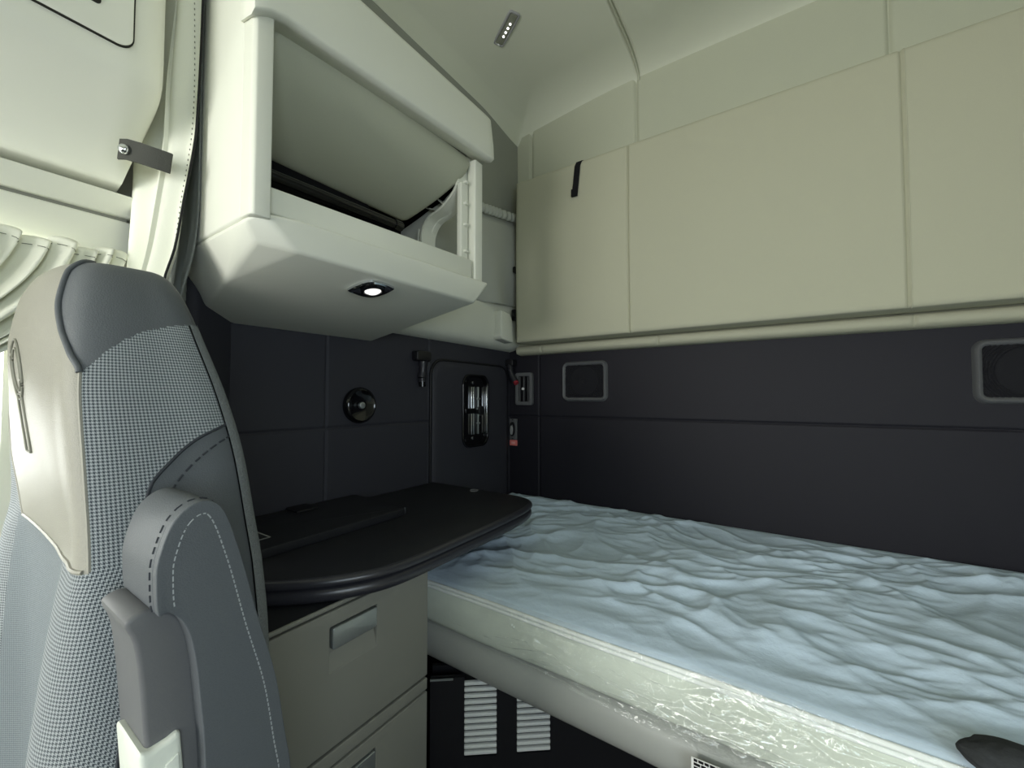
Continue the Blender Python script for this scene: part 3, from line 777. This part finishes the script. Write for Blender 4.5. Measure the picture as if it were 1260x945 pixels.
# vent
vt = thing('air_vent', 'small rectangular air vent with a grey frame on the back wall in the corner', 'vent', (-1.08, 1.73, 1.26))
prism('frame', rrect(-1.128, -1.030, 1.182, 1.344, .012), 'y', 1.712, 1.733, GREYP, vt, b=.003, hole=rrect(-1.112, -1.046, 1.200, 1.326, .006))
prism('duct', rrect(-1.114, -1.044, 1.198, 1.328, .006), 'y', 1.728, 1.7325, VOID, vt, b=0)
for i in range(5):
    x = -1.104 + .0125 * i
    box('vane', x - .0012, x + .0012, 1.714, 1.728, 1.202, 1.324, BLACK if i % 2 else GREYP, vt, b=0)
prism('knob', circ(-1.079, 1.263, .007, 16), 'y', 1.706, 1.716, WHITE, vt, b=.002)['label'] = 'bright slider knob'
# switch
sw = thing('wall_switch', 'narrow grey switch plate with a red label beneath the air vent', 'switch', (-1.148, 1.73, 1.05))
prism('plate', rrect(-1.170, -1.126, 1.006, 1.112, .004), 'y', 1.722, 1.7325, GREYP, sw, b=.002)
bm = bmesh.new(); add_prism(bm, circ(-1.148, 1.060, .014, 24, .036), 'y', 1.712, 1.722, circ(-1.148, 1.060, .009, 24, .030)); from_bm('rim', bm, BLACK, sw)
prism('lever', circ(-1.149, 1.055, .008, 20, .024), 'y', 1.708, 1.722, LGREY, sw, b=.003)
for z in (1.012, 1.106): prism('screw', circ(-1.148, z, .003, 10), 'y', 1.719, 1.723, BLACK, sw, b=0)
rl = prism('warning_label', rrect(-1.170, -1.126, .976, 1.004, .003), 'y', 1.726, 1.7325, RED, sw, b=.001); rl['label'] = 'red label'
box('print', -1.160, -1.136, 1.7252, 1.726, .985, .995, mat('pink_print', rgb(235, 170, 165), .6), rl, b=0)

# speakers
def speaker(x0, x1, label):
    s = thing('speaker', label, 'speaker', ((x0 + x1) / 2, 1.73, 1.2945), 'wall speakers')
    z0, z1 = 1.203, 1.386; bm = bmesh.new(); rr = []
    for d, y in ((-.002, 1.735), (0, 1.727), (.004, 1.716), (.008, 1.713), (.014, 1.716), (.018, 1.726)):
        rr.append([bm.verts.new((x, y, z)) for x, z in rrect(x0 + d, x1 - d, z0 + d, z1 - d, .030 - max(0, d), 8)])
    n = len(rr[0])
    for a, b in zip(rr, rr[1:]):
        for k in range(n): bm.faces.new((a[k], a[(k + 1) % n], b[(k + 1) % n], b[k]))
    from_bm('bezel', bm, GREYP, s, 50)
    # grille: slightly domed sheet with a raised cone pattern
    bm = bmesh.new(); us_ = lins(x0 + .015, x1 - .015, 90); vs_ = lins(z0 + .015, z1 - .015, 76); cxm, czm = (x0 + x1) / 2, (z0 + z1) / 2
    def gy(x, z):
        r_ = math.hypot(x - cxm, z - czm)
        y = 1.7245 - .002 * math.sin(r_ * 900 if r_ > .066 else 0)
        if r_ < .066: y = 1.7225 + .0015 * sm(.016, .06, r_) - (.001 if r_ < .016 else 0)
        return y + .0008 * math.sin(x * 1100) * math.sin(z * 1100)
    g = [[bm.verts.new((x, gy(x, z), z)) for x in us_] for z in vs_]
    for j in range(75):
        for i in range(89): bm.faces.new((g[j][i], g[j][i + 1], g[j + 1][i + 1], g[j + 1][i]))
    from_bm('grille', bm, GRILLE, s, 60)
    prism('centre_cap', circ(cxm, czm, .005, 16), 'y', 1.719, 1.7225, GRILLE, s, b=.002)
speaker(-.869, -.650, 'rectangular black speaker on the dark back wall near the corner vent')
speaker(.459, .678, 'rectangular black speaker on the dark back wall above the open end of the mattress')

# grey pocket on the upper side wall
pk = thing('storage_pocket', 'grey cloth pocket with a gathered hem beside the folded bunk', 'pocket', (-1.11, 1.5, 1.66))
def fp(y, z):
    top = 2.05 + (y - 1.42) * .18; bot = 1.655 - .012 * math.sin((y - 1.2) * 9)
    zz = bot + (top - bot) * z
    a = .012 * math.sin(y * 26 + 1.5 * math.sin(z * 3)) * (1 - z) + .010 * math.sin(math.pi * z) + .010 * (1 - abs(2 * z - 1))
    return (-1.112 + max(.002, .018 + a - .01 * (z > .93)), y, zz)
def sheet(name, f, us_, vs_, th, m, parent):
    o = grid(name, f, us_, vs_, m, parent)
    md = o.modifiers.new('thickness', 'SOLIDIFY'); md.thickness = th; md.offset = -1 if True else 0
    return o
sheet('cloth', fp, lins(1.01, 1.70, 80), lins(0, 1, 40), .002, GREYC, pk)
def fh(y, v):
    top = 2.05 + (y - 1.42) * .18
    a = .004 * math.sin(y * 210 + 2 * math.sin(y * 30))
    return (-1.112 + .026 + a + .008 * math.sin(math.pi * v), y, top - .012 + .045 * v)
sheet('hem', fh, lins(1.01, 1.70, 260), lins(0, 1, 8), .002, GREYC, pk)['label'] = 'gathered elastic hem'

# ------------------------------------------------------------------ DOOR SIDE: CONSOLE, HEADER, CURTAINS
co = thing('overhead_console', 'cream overhead console above the side door curtain', 'console', (-1.0, -.1, 1.58))
cprof = [(-1.198, 1.62), (-1.08, 1.628), (-1.055, 1.632), (-1.03, 1.648), (-.955, 1.715), (-.915, 1.752), (-.902, 1.775), (-.899, 1.81), (-.897, 2.3), (-1.198, 2.3)]
cpp = [cprof[0], cprof[1]] + [(p.x, p.y) for p in crom([(a, b, 0) for a, b in cprof[2:8]], 4)] + [cprof[8], cprof[9]]
bm = bmesh.new(); rr = []
for y, k in ((-.75, 0), (.185, 0), (.215, .004), (.234, .014), (.246, .03), (.252, .055)):
    ring = []
    for x, z in cpp:
        xx = min(x, -.897 - k) if x > -1.0 else x
        t = sm(-1.06, -.90, x)
        yy = y - (0 if y < .2 else (1 - t) * .03)
        ring.append(bm.verts.new((x - k * t, yy, z + k * .35 * (1 if z < 1.9 else 0) * t)))
    rr.append(ring)
n = len(cpp)
for a, b in zip(rr, rr[1:]):
    for k in range(n): bm.faces.new((a[k], a[(k + 1) % n], b[(k + 1) % n], b[k]))
bm.faces.new(rr[0]); bm.faces.new(rr[-1]); from_bm('body', bm, CREAM, co, 50)
prism('door_seam', rrect(-.45, .1985, 1.797, 2.2, .022, 8), 'x', -.899, -.8962, DARKGAP, co, b=0)['label'] = 'dark seam around the flap'
flap = prism('flap', rrect(-.447, .1965, 1.7995, 2.197, .020, 8), 'x', -.899, -.8945, CREAM, co, b=.0015)
prism('handle_recess', rrect(.06, .157, 1.845, 1.92, .006), 'x', -.8950, -.8930, DARKGAP, flap, b=0)
prism('handle', rrect(.064, .151, 1.852, 1.916, .006), 'x', -.8945, -.8915, WHITEP, flap, b=.001)

he = thing('door_header', 'pale header panel between the console and the bunched side curtain', 'header panel', (-1.15, 0, 1.5))
prism('upper_ledge', [(-1.20, 1.580), (-1.094, 1.580), (-1.088, 1.584), (-1.066, 1.617), (-1.20, 1.617)], 'y', -.75, .247, CREAM, he, b=.004)
prism('lower_panel', [(-1.20, 1.505), (-1.125, 1.505), (-1.112, 1.515), (-1.095, 1.574), (-1.20, 1.574)], 'y', -.75, .252, CREAM, he, b=.006)
box('seam', -1.20, -1.10, -.75, .240, 1.573, 1.581, GASKET, he, b=0)

# gathered window curtain
wc = thing('window_curtain', 'cream gathered curtain bunched at the side window behind the headrest', 'curtain', (-1.15, .1, 1.2))
def fw(u, v):  # u 0..1 along the rail, v 0 top..1 bottom
    y = .226 - .60 * u
    ph = u * 150 + 2.2 * math.sin(u * 19)
    zt = 1.500 + .005 * math.sin(ph) + .005 * math.sin(u * 61) - .004 * u
    ph = u * 150 + 2.2 * math.sin(u * 19)
    amp = .011 + .006 * math.sin(u * 23)
    fold = amp * (1.2 - 2.4 * abs(math.sin(ph * .5 + .8 * v))) + .005 * math.sin(ph * 1.3 + 4 * v)
    sweep = -.30 * v * v - .10 * v
    x = -1.072 + fold * (.6 + .8 * min(1, v * 6)) + .03 * math.sin(v * 3) + .03 * v
    return (max(-1.108, x), y + sweep * (1 - .2 * u) + .010 * math.cos(ph + 1.5 * v), zt - .42 * v + .05 * v * (1 - u))
sheet('cloth', fw, lins(0, 1, 300), lins(0, 1, 50), .002, CURT, wc)
bm = bmesh.new()
pts_ = [Vector(fw(u, .045)) + Vector((.0025, 0, 0)) for u in lins(0, 1, 300)]
for i in range(0, 296, 3): add_tube(bm, [pts_[i], pts_[i + 1], pts_[i + 2]], .0007, 4)
from_bm('hem_stitching', bm, GASKET, wc)
# privacy curtain (cream edge) tied back by a strap
pc = thing('privacy_curtain', 'cream privacy curtain edge hanging between the console and the dark flap', 'curtain', (-1.0, .27, 1.2))
kz = [(1.05, .226), (1.30, .232), (1.428, .242), (1.50, .2576), (1.60, .270), (1.66, .278), (1.743, .2855), (1.986, .290), (2.35, .292)]
def fpc(u, z):
    yr = interp(kz, z)[0]
    xr = -.930 - .10 * sm(1.42, 1.30, z); xl, yl = -1.082, .246
    pin = sm(.22, 0, abs(z - 1.65))
    x = xl + (xr - xl) * u; y = yl + (yr - yl) * u
    w = (.010 + .006 * (1 - pin)) * math.sin(u * 11 + .9 * math.sin(z * 5)) * sm(1.05, .8, u)
    if u > .62: w += -.008 * sm(.62, .64, u)
    return (x + .5 * w, y - w + .004, z)
sheet('cloth', fpc, seamed(0, 1, 60, [.63]), lins(1.05, 2.35, 90), .003, CURT, pc)
dashes('stitching', [Vector(fpc(.90, z)) + Vector((.0032, -.003, 0)) for z in lins(1.2, 2.3, 120)], GASKET, pc, .004, .008, .0009)
bm = bmesh.new(); add_tube(bm, [Vector(fpc(1.0, z)) + Vector((.0, .001, 0)) for z in lins(1.05, 2.35, 80)], .0022, 6); from_bm('edge_binding', bm, INK, pc)['label'] = 'dark bound edge'
ts = thing('tie_strap', 'dark grey strap with a metal snap tying back the cream privacy curtain', 'strap', (-.95, .235, 1.65))
bm = bmesh.new()
strip(bm, [(-.978, .201, 1.662), (-.963, .208, 1.660), (-.945, .222, 1.654), (-.932, .238, 1.649), (-.926, .250, 1.647), (-.923, .260, 1.646)], (.35, 0, .94), .034, .0035, (.8, -.6, 0))
from_bm('strap', bm, DSTRAP, ts, 40)
sp = Vector((-.962, .2055, 1.658)); n_ = Vector((.75, -.62, -.1)).normalized(); e1 = n_.cross(Vector((0, 0, 1))).normalized(); e2 = n_.cross(e1)
ringmesh('snap', [[sp + n_ * h + (e1 * math.cos(a) + e2 * math.sin(a)) * r_ for a in lins(0, 2 * math.pi * 19 / 20, 20)] for r_, h in ((.0085, .002), (.0085, .006), (.0065, .009), (.003, .0105))], CHROME, ts)['label'] = 'round metal snap'
# dark flap behind it
df = thing('dark_curtain', 'dark grey curtain hanging between the cream curtain and the overhead cabinet', 'curtain', (-1.0, .305, 1.0))
def fd(u, z):
    x = -1.12 + .163 * u; low = sm(1.62, 1.35, z)
    w = .007 * math.sin(u * 9 + 2 * math.sin(z * 4)) + .010 * low * math.sin(u * 14 + (z - 1.4) * 18)
    return (x - .006 * low * u, .313 - .35 * abs(w) * (1 if u < .9 else .4) - .010 * low - abs(w) * low, z)
sheet('cloth', fd, lins(0, 1, 50), lins(.9, 2.35, 80), .003, DARKF, df)

# ------------------------------------------------------------------ SEAT
SXC = -.745
st_ = thing('passenger_seat', 'high backed truck seat in grey houndstooth cloth and leather with a folded armrest', 'seat', (SXC, .0, 0))
# z: w, yc, y1, y2, y3, yr
SK = [(.48, .250, .128, .118, .074, .102, .262), (.70, .250, .122, .110, .067, .094, .254), (.85, .248, .118, .106, .067, .092, .250), (.95, .246, .113, .102, .074, .094, .246),
      (1.03, .240, .106, .100, .084, .096, .240), (1.075, .230, .0925, .0925, .093, .097, .236), (1.15, .213, .083, .083, .085, .095, .229), (1.22, .195, .074, .075, .081, .093, .216),
      (1.285, .172, .068, .071, .082, .098, .200), (1.33, .150, .072, .076, .088, .104, .190), (1.356, .130, .080, .084, .094, .110, .183), (1.372, .108, .092, .095, .103, .118, .176), (1.380, .07, .115, .117, .120, .126, .163)]
def half(z):
    w, yc, y1, y2, y3, yr = interp(SK, z)
    return [(0, yc), (.42 * w, y1), (.72 * w, y2), (.945 * w, y3), (w, y3 + .5 * (yr - y3)), (.955 * w, yr - .004), (.55 * w, yr + .016), (0, yr + .022)]
def S(t, z):
    """t in -7..7: -7 rear centre, 0 front centre, 3 front side corner, 5 rear side corner"""
    h = half(z); s = -1 if t < 0 else 1; a = min(6.99999, abs(t)); i = int(a); f = a - i
    def g(k):
        if k < 0: return Vector((-h[-k][0], h[-k][1]))
        if k > 7: return Vector((-h[14 - k][0], h[14 - k][1]))
        return Vector(h[k])
    A_, B_, C_, D_ = g(i - 1), g(i), g(i + 1), g(i + 2)
    p = .5 * ((2 * B_) + (C_ - A_) * f + (2 * A_ - 5 * B_ + 4 * C_ - D_) * f * f + (3 * B_ - A_ - 3 * C_ + D_) * f ** 3)
    return Vector((SXC + s * p.x, p.y, z))
def yb(z): return interp([(.48, .112), (.85, .113), (.95, .120), (1.05, .124), (1.13, .139), (1.155, .158), (1.175, .181), (1.19, .214), (1.2, .24)], z)[0]
def zcap(y): return interp([(.08, 1.238), (.095, 1.246), (.12, 1.275), (.15, 1.295), (.19, 1.306), (.25, 1.31)], y)[0]
def tb_(z): return interp([(1.05, 3.0), (1.244, 3.0), (1.265, 2.75), (1.29, 2.4), (1.325, 2.1), (1.356, 2.15), (1.380, 2.6)], z)[0]
def region(t, p):
    a = abs(t); z = p.z; y = p.y
    if a > 5.12: return 'back_shell'
    lim = tb_(z) if t > 0 else min(tb_(z), interp([(1.06, 1.25), (1.10, 1.55), (1.18, 2.3), (1.24, 3.0), (1.40, 3.0)], z)[0])
    if z > 1.062 and a < lim: return 'headrest_panel'
    if z > zcap(y) and a >= lim: return 'headrest_cap'
    if a > 4.78: return 'carpet_rim'
    if z <= 1.062 and a < 1.55: return 'seat_centre'
    if a > 3.15 and z < 1.19 and y > yb(z): return 'side_bolster'
    return 'bolster_cloth'
NTT, NZ = 336, 300
ts_ = [-7 + 14 * i / NTT for i in range(NTT)]
zs_ = [.48 + (1.380 - .48) * (1 - (1 - j / NZ) ** 1.25) for j in range(NZ + 1)]
P = [[S(t, z) for t in ts_] for z in zs_]
Nrm = [[None] * NTT for _ in zs_]
for j in range(NZ + 1):
    for i in range(NTT):
        du_ = P[j][(i + 1) % NTT] - P[j][i - 1]; dv = P[min(NZ, j + 1)][i] - P[max(0, j - 1)][i]
        nn = du_.cross(dv)
        Nrm[j][i] = nn.normalized() if nn.length > 1e-12 else Vector((0, 0, 1))
if Nrm[100][NTT // 2].y > 0:
    Nrm = [[-v for v in row] for row in Nrm]; FLIP = True
else: FLIP = False
UC = []
for j in range(NZ + 1):
    acc = 0; row = [0]
    ref = P[min(j, 170)]
    for i in range(1, NTT + 1):
        acc += (ref[i % NTT] - ref[i - 1]).length; row.append(acc)
    UC.append([r_ - row[NTT // 2] for r_ in row])
VC = [0]
for j in range(1, NZ + 1): VC.append(VC[-1] + (P[j][NTT * 3 // 4] - P[j - 1][NTT * 3 // 4]).length)
regs = {}
for j in range(NZ):
    for i in range(NTT):
        tc_ = ts_[i] + 7 / NTT; pc_ = (P[j][i] + P[j + 1][(i + 1) % NTT]) / 2
        rg = region(tc_, pc_)
        regs.setdefault((rg, 0 if rg in ('back_shell', 'headrest_panel', 'seat_centre') else (1 if tc_ > 0 else -1)), []).append((j, i))
SM = {'back_shell': GREYP, 'headrest_panel': LTHR2, 'headrest_cap': LTHR, 'carpet_rim': CARP, 'seat_centre': WEAVE, 'side_bolster': LTHR, 'bolster_cloth': HOUND}
SL = {'headrest_panel': 'warm grey leather face of the headrest with an embossed emblem', 'headrest_cap': 'dark grey leather cap of the headrest', 'bolster_cloth': 'houndstooth cloth bolsters', 'carpet_rim': 'grey carpet edging along the back', 'side_bolster': 'dark grey leather side patch', 'seat_centre': 'pale grey cloth centre'}
seat_parts = {}
for (nm, side_), cells in regs.items():
    idx = {}; verts = []; nrms = []; faces = []; uvs = []
    OFF = {'carpet_rim': .002}.get(nm, 0)
    for j, i in cells:
        f = []
        for jj, ii in ((j, i), (j, i + 1), (j + 1, i + 1), (j + 1, i)):
            k = (jj, ii % NTT)
            if k not in idx:
                idx[k] = len(verts); verts.append(P[jj][ii % NTT] + Nrm[jj][ii % NTT] * OFF); nrms.append(Nrm[jj][ii % NTT])
            f.append((idx[k], (UC[jj][ii], VC[jj])))
        if FLIP: f = f[::-1]
        faces.append([q[0] for q in f]); uvs += [q[1] for q in f]
    me = bpy.data.meshes.new(nm); me.from_pydata(verts, [], faces)
    ul = me.uv_layers.new(name='UVMap')
    for l_, q in zip(ul.data, uvs): l_.uv = q
    ob = link(nm, me, SM[nm], st_, 180)
    try: me.normals_split_custom_set_from_vertices(nrms)
    except Exception: pass
    if nm in SL: ob['label'] = SL[nm]
    seat_parts[nm] = ob
def onS(t, z, off=.0):
    e = .01
    d1 = S(t + e, z) - S(t - e, z); d2 = S(t, min(1.380, z + .002)) - S(t, z - .002); n = d1.cross(d2).normalized()
    p = S(t, z)
    c = Vector((SXC, .15, z))
    if n.dot(p - c) < 0: n = -n
    return p + n * off
# crown plug so the top is closed
bm = bmesh.new(); bm.faces.new([bm.verts.new(p) for p in P[NZ]]); from_bm('crown_cap', bm, LTHR, seat_parts['headrest_cap'], None)
bm = bmesh.new(); bm.faces.new([bm.verts.new(p) for p in P[0]]); from_bm('base_cap', bm, GREYP, seat_parts['back_shell'], None)
for s in (1, -1):
    zz_ = lins(1.244, 1.379, 60)
    tube('piping', [onS(s * tb_(z), z, .001) for z in zz_], .0028, LTHR, st_, 8)['label'] = 'dark piping around the headrest cap'
    # seam of the headrest panel against the cloth
    tube('piping', [onS(3.0, z, -.0005) if s > 0 else onS(-interp([(1.06, 1.25), (1.10, 1.55), (1.18, 2.3), (1.24, 3.0)], z)[0], z, -.0005) for z in lins(1.062, 1.246, 40)], .0018, LTHR2, st_, 6)
    # stitched border of the side patch
    pb = []
    for z in lins(.86, 1.19, 110):
        # find t between 3.1 and 4.9 where y = yb(z)
        lo, hi = 3.0, 4.9
        for _ in range(26):
            md = (lo + hi) / 2
            if S(md, z).y < yb(z): lo = md
            else: hi = md
        pb.append((lo, z))
    tube('piping', [onS(s * t, z, .0004) for t, z in pb], .0016, STITCH, st_, 6)
    dashes('stitching', [onS(s * min(4.95, t + .20), z - .009, .0006) for t, z in pb], STITCH, st_, .006, .0035, .0011)
pb = [(S(4.6, 1.0), 0)]
tube('piping', [onS(t, 1.062, .0003) for t in lins(-1.2, 2.9, 50)], .0022, LTHR2, st_, 6)
tube('piping', [onS(.2 + 1.15 * (1 - k), 1.0 - .30 * (1 - k) + .02 * math.sin(k * 3), .0004) for k in lins(0, .9, 40)], .0012, WHITE, st_, 6)['label'] = 'pale seam across the seat centre'
# embossed emblem on the headrest: ring over a long bar
bm = bmesh.new()
def emb(cx_, cz_, rx, rz, n=40): return [onS(cx_ + rx * math.cos(2 * math.pi * i / n), cz_ + rz * math.sin(2 * math.pi * i / n), .0006) for i in range(n)]
add_tube(bm, emb(.25, 1.252, .36, .034), .0014, 6, True); add_tube(bm, emb(.25, 1.252, .24, .024), .0012, 6, True)
rbar = [(p * .5, q) for p, q in rrect(-.32, .32, 1.128, 1.198, .02)]
bar = [onS(.25 + p, q, .0006) for p, q in rrect(-.16, .16, 1.158, 1.224, .012)]
add_tube(bm, bar, .0013, 6, True)
from_bm('emblem', bm, mat('embossed_leather_line', rgb(120, 120, 108), .6), seat_parts['headrest_panel'], 60)['label'] = 'embossed ring and bar emblem'

# armrest folded upright
an = [(.113, 1.052), (.111, 1.075), (.112, 1.095), (.121, 1.122), (.137, 1.134), (.154, 1.126), (.169, 1.083), (.185, 1.02), (.201, .961), (.211, .902), (.217, .865), (.224, .78), (.224, .68), (.205, .62), (.175, .62), (.155, .66), (.150, .78), (.146, .917), (.141, .976), (.136, 1.016), (.129, 1.040), (.119, 1.052)]
ap = [(p.x, p.y) for p in crom([(a, b, 0) for a, b in an], 5, True)]
XN, XF = -.402, -.490
def pad_ring(x, d):
    c = []
    n = len(ap)
    for i in range(n):
        a, b = Vector(ap[i - 1]), Vector(ap[(i + 1) % n]); t = (b - a).normalized(); nn = Vector((t.y, -t.x))
        c.append((ap[i][0] + nn.x * d * apS, ap[i][1] + nn.y * d * apS))
    return [(x, y, z) for y, z in c]
ar = sum(ap[i - 1][0] * ap[i][1] - ap[i][0] * ap[i - 1][1] for i in range(len(ap)))
apS = -1 if ar > 0 else 1
n = len(ap)
bm = bmesh.new(); add_prism(bm, ap, 'x', XF, XN); bmesh.ops.recalc_face_normals(bm, faces=bm.faces[:]); bev(bm, .016, 6, 40)
arm = from_bm('armrest', bm, LTHR, st_, 60); arm['label'] = 'folded leather armrest'
sl1 = [(p[0] + .0012, p[1], p[2]) for p in pad_ring(XN - .0015, .0105)]
sl2 = [(p[0] + .0006, p[1], p[2]) for p in pad_ring(XN - .014, -.0003)]
k0 = 0; k1 = int(n * .50)
dashes('stitching', sl1[k0:k1], STITCHL, arm, .004, .0022, .0007)
dashes('stitching', [(p[0], p[1], p[2]) for p in sl2[k0:int(n * .28)]], STITCH, arm, .005, .003, .0008)
tube('seam', [(XN - .008, p[1], p[2]) for p in pad_ring(0, .0012)[k0:int(n * .28)]], .0013, STITCH, arm, 6)
pp_ = [(.099, 1.050), (.098, 1.044), (.103, 1.030), (.107, 1.0), (.112, .94), (.124, .80), (.13, .66), (.158, .66), (.154, .80), (.150, .90), (.145, .96), (.139, 1.015), (.131, 1.040), (.112, 1.053)]
prism('underside_shell', [(p.x, p.y) for p in crom([(a, b, 0) for a, b in pp_], 3, True)], 'x', -.488, -.418, GREYP, arm, b=.004, ang=50)['label'] = 'grey plastic underside shell'
lv = prism('release_lever', [(.106, .949), (.110, .90), (.119, .80), (.126, .70), (.145, .70), (.142, .80), (.137, .90), (.1325, .950), (.124, .947), (.113, .946)], 'x', -.474, -.412, WHITEP, arm, b=.004); lv['label'] = 'white plastic release lever'
prism('grip_recess', [(.1225, .930), (.131, .934), (.136, .86), (.140, .74), (.130, .74), (.125, .86)], 'x', -.4125, -.4105, WHITEP, lv, b=.0009)
# lower seat: cushion and pedestal, mostly out of the frame
bm = bmesh.new(); add_box(bm, -.99, -.50, -.42, .16, .40, .54); bmesh.ops.recalc_face_normals(bm, faces=bm.faces[:]); bev(bm, .05, 5); from_bm('seat_cushion', bm, HOUND, st_, 60)
box('pedestal', -.93, -.56, -.32, .16, 0, .40, GREYP, st_, b=.02)

# dark knit bundle on the mattress edge
bm = bmesh.new(); bmesh.ops.create_icosphere(bm, subdivisions=5, radius=1)
for v in bm.verts:
    p = v.co.copy(); k = 1 + .10 * ns.noise(p * 1.6) + .05 * ridge(Vector((p.x * 2 + p.z * 3, p.y * 2, 4)))
    v.co = Vector((.250 + p.x * .062 * k, .796 + p.y * .042 * k, max(.747, .750 + p.z * .022 * k)))
kb = from_bm('cloth_bundle', bm, CLOTHD, None, 180); tag(kb, 'small dark grey cloth bundle lying on the front edge of the mattress', 'cloth')

# ------------------------------------------------------------------ LIGHT
def area(name, loc, target, sx_, sy_, power, col):
    L = bpy.data.lights.new(name, 'AREA'); L.shape = 'RECTANGLE'; L.size = sx_; L.size_y = sy_; L.energy = power; L.color = col
    o = bpy.data.objects.new(name, L); COL.objects.link(o); o.location = loc
    o.rotation_euler = (Vector(target) - Vector(loc)).to_track_quat('-Z', 'Y').to_euler()
    return o
area('windshield_daylight', (-.62, -1.715, 1.45), (-.6, 1.0, 1.6), .85, .80, 36, (1.0, 1.0, .95))
area('windshield_daylight', (.40, -1.715, 1.45), (.3, 1.0, 1.5), .85, .80, 4, (.97, 1.0, .98))
area('door_window_daylight', (-1.218, -.35, 1.29), (.9, .1, 1.3), .86, .50, 13, (.98, 1.0, .95))
area('far_window_daylight', (.992, -.42, 1.31), (-.2, 1.0, .6), .82, .58, 13, (.78, .91, 1.0))
w = bpy.data.worlds.new('World'); sc.world = w; w.use_nodes = True
bg = w.node_tree.nodes['Background']; bg.inputs[0].default_value = (.75, .85, 1.0, 1); bg.inputs[1].default_value = .6

# ------------------------------------------------------------------ CAMERA
cam = bpy.data.cameras.new('Camera'); co_ = bpy.data.objects.new('Camera', cam); COL.objects.link(co_)
cam.sensor_fit = 'HORIZONTAL'; cam.sensor_width = 36; cam.lens = 500 / 1260 * 36; cam.clip_start = .01
co_.location = (0, 0, 1.22); co_.rotation_euler = (R(90 + 1.9), 0, R(33.8))
sc.camera = co_
sc.view_settings.view_transform = 'Standard'; sc.view_settings.look = 'None'
sc.view_settings.exposure = 0; sc.view_settings.gamma = 1; sc.view_settings.use_curve_mapping = False
sc.cycles.use_denoising = True
sc.cycles.max_bounces = 10; sc.cycles.diffuse_bounces = 6; sc.cycles.transparent_max_bounces = 12
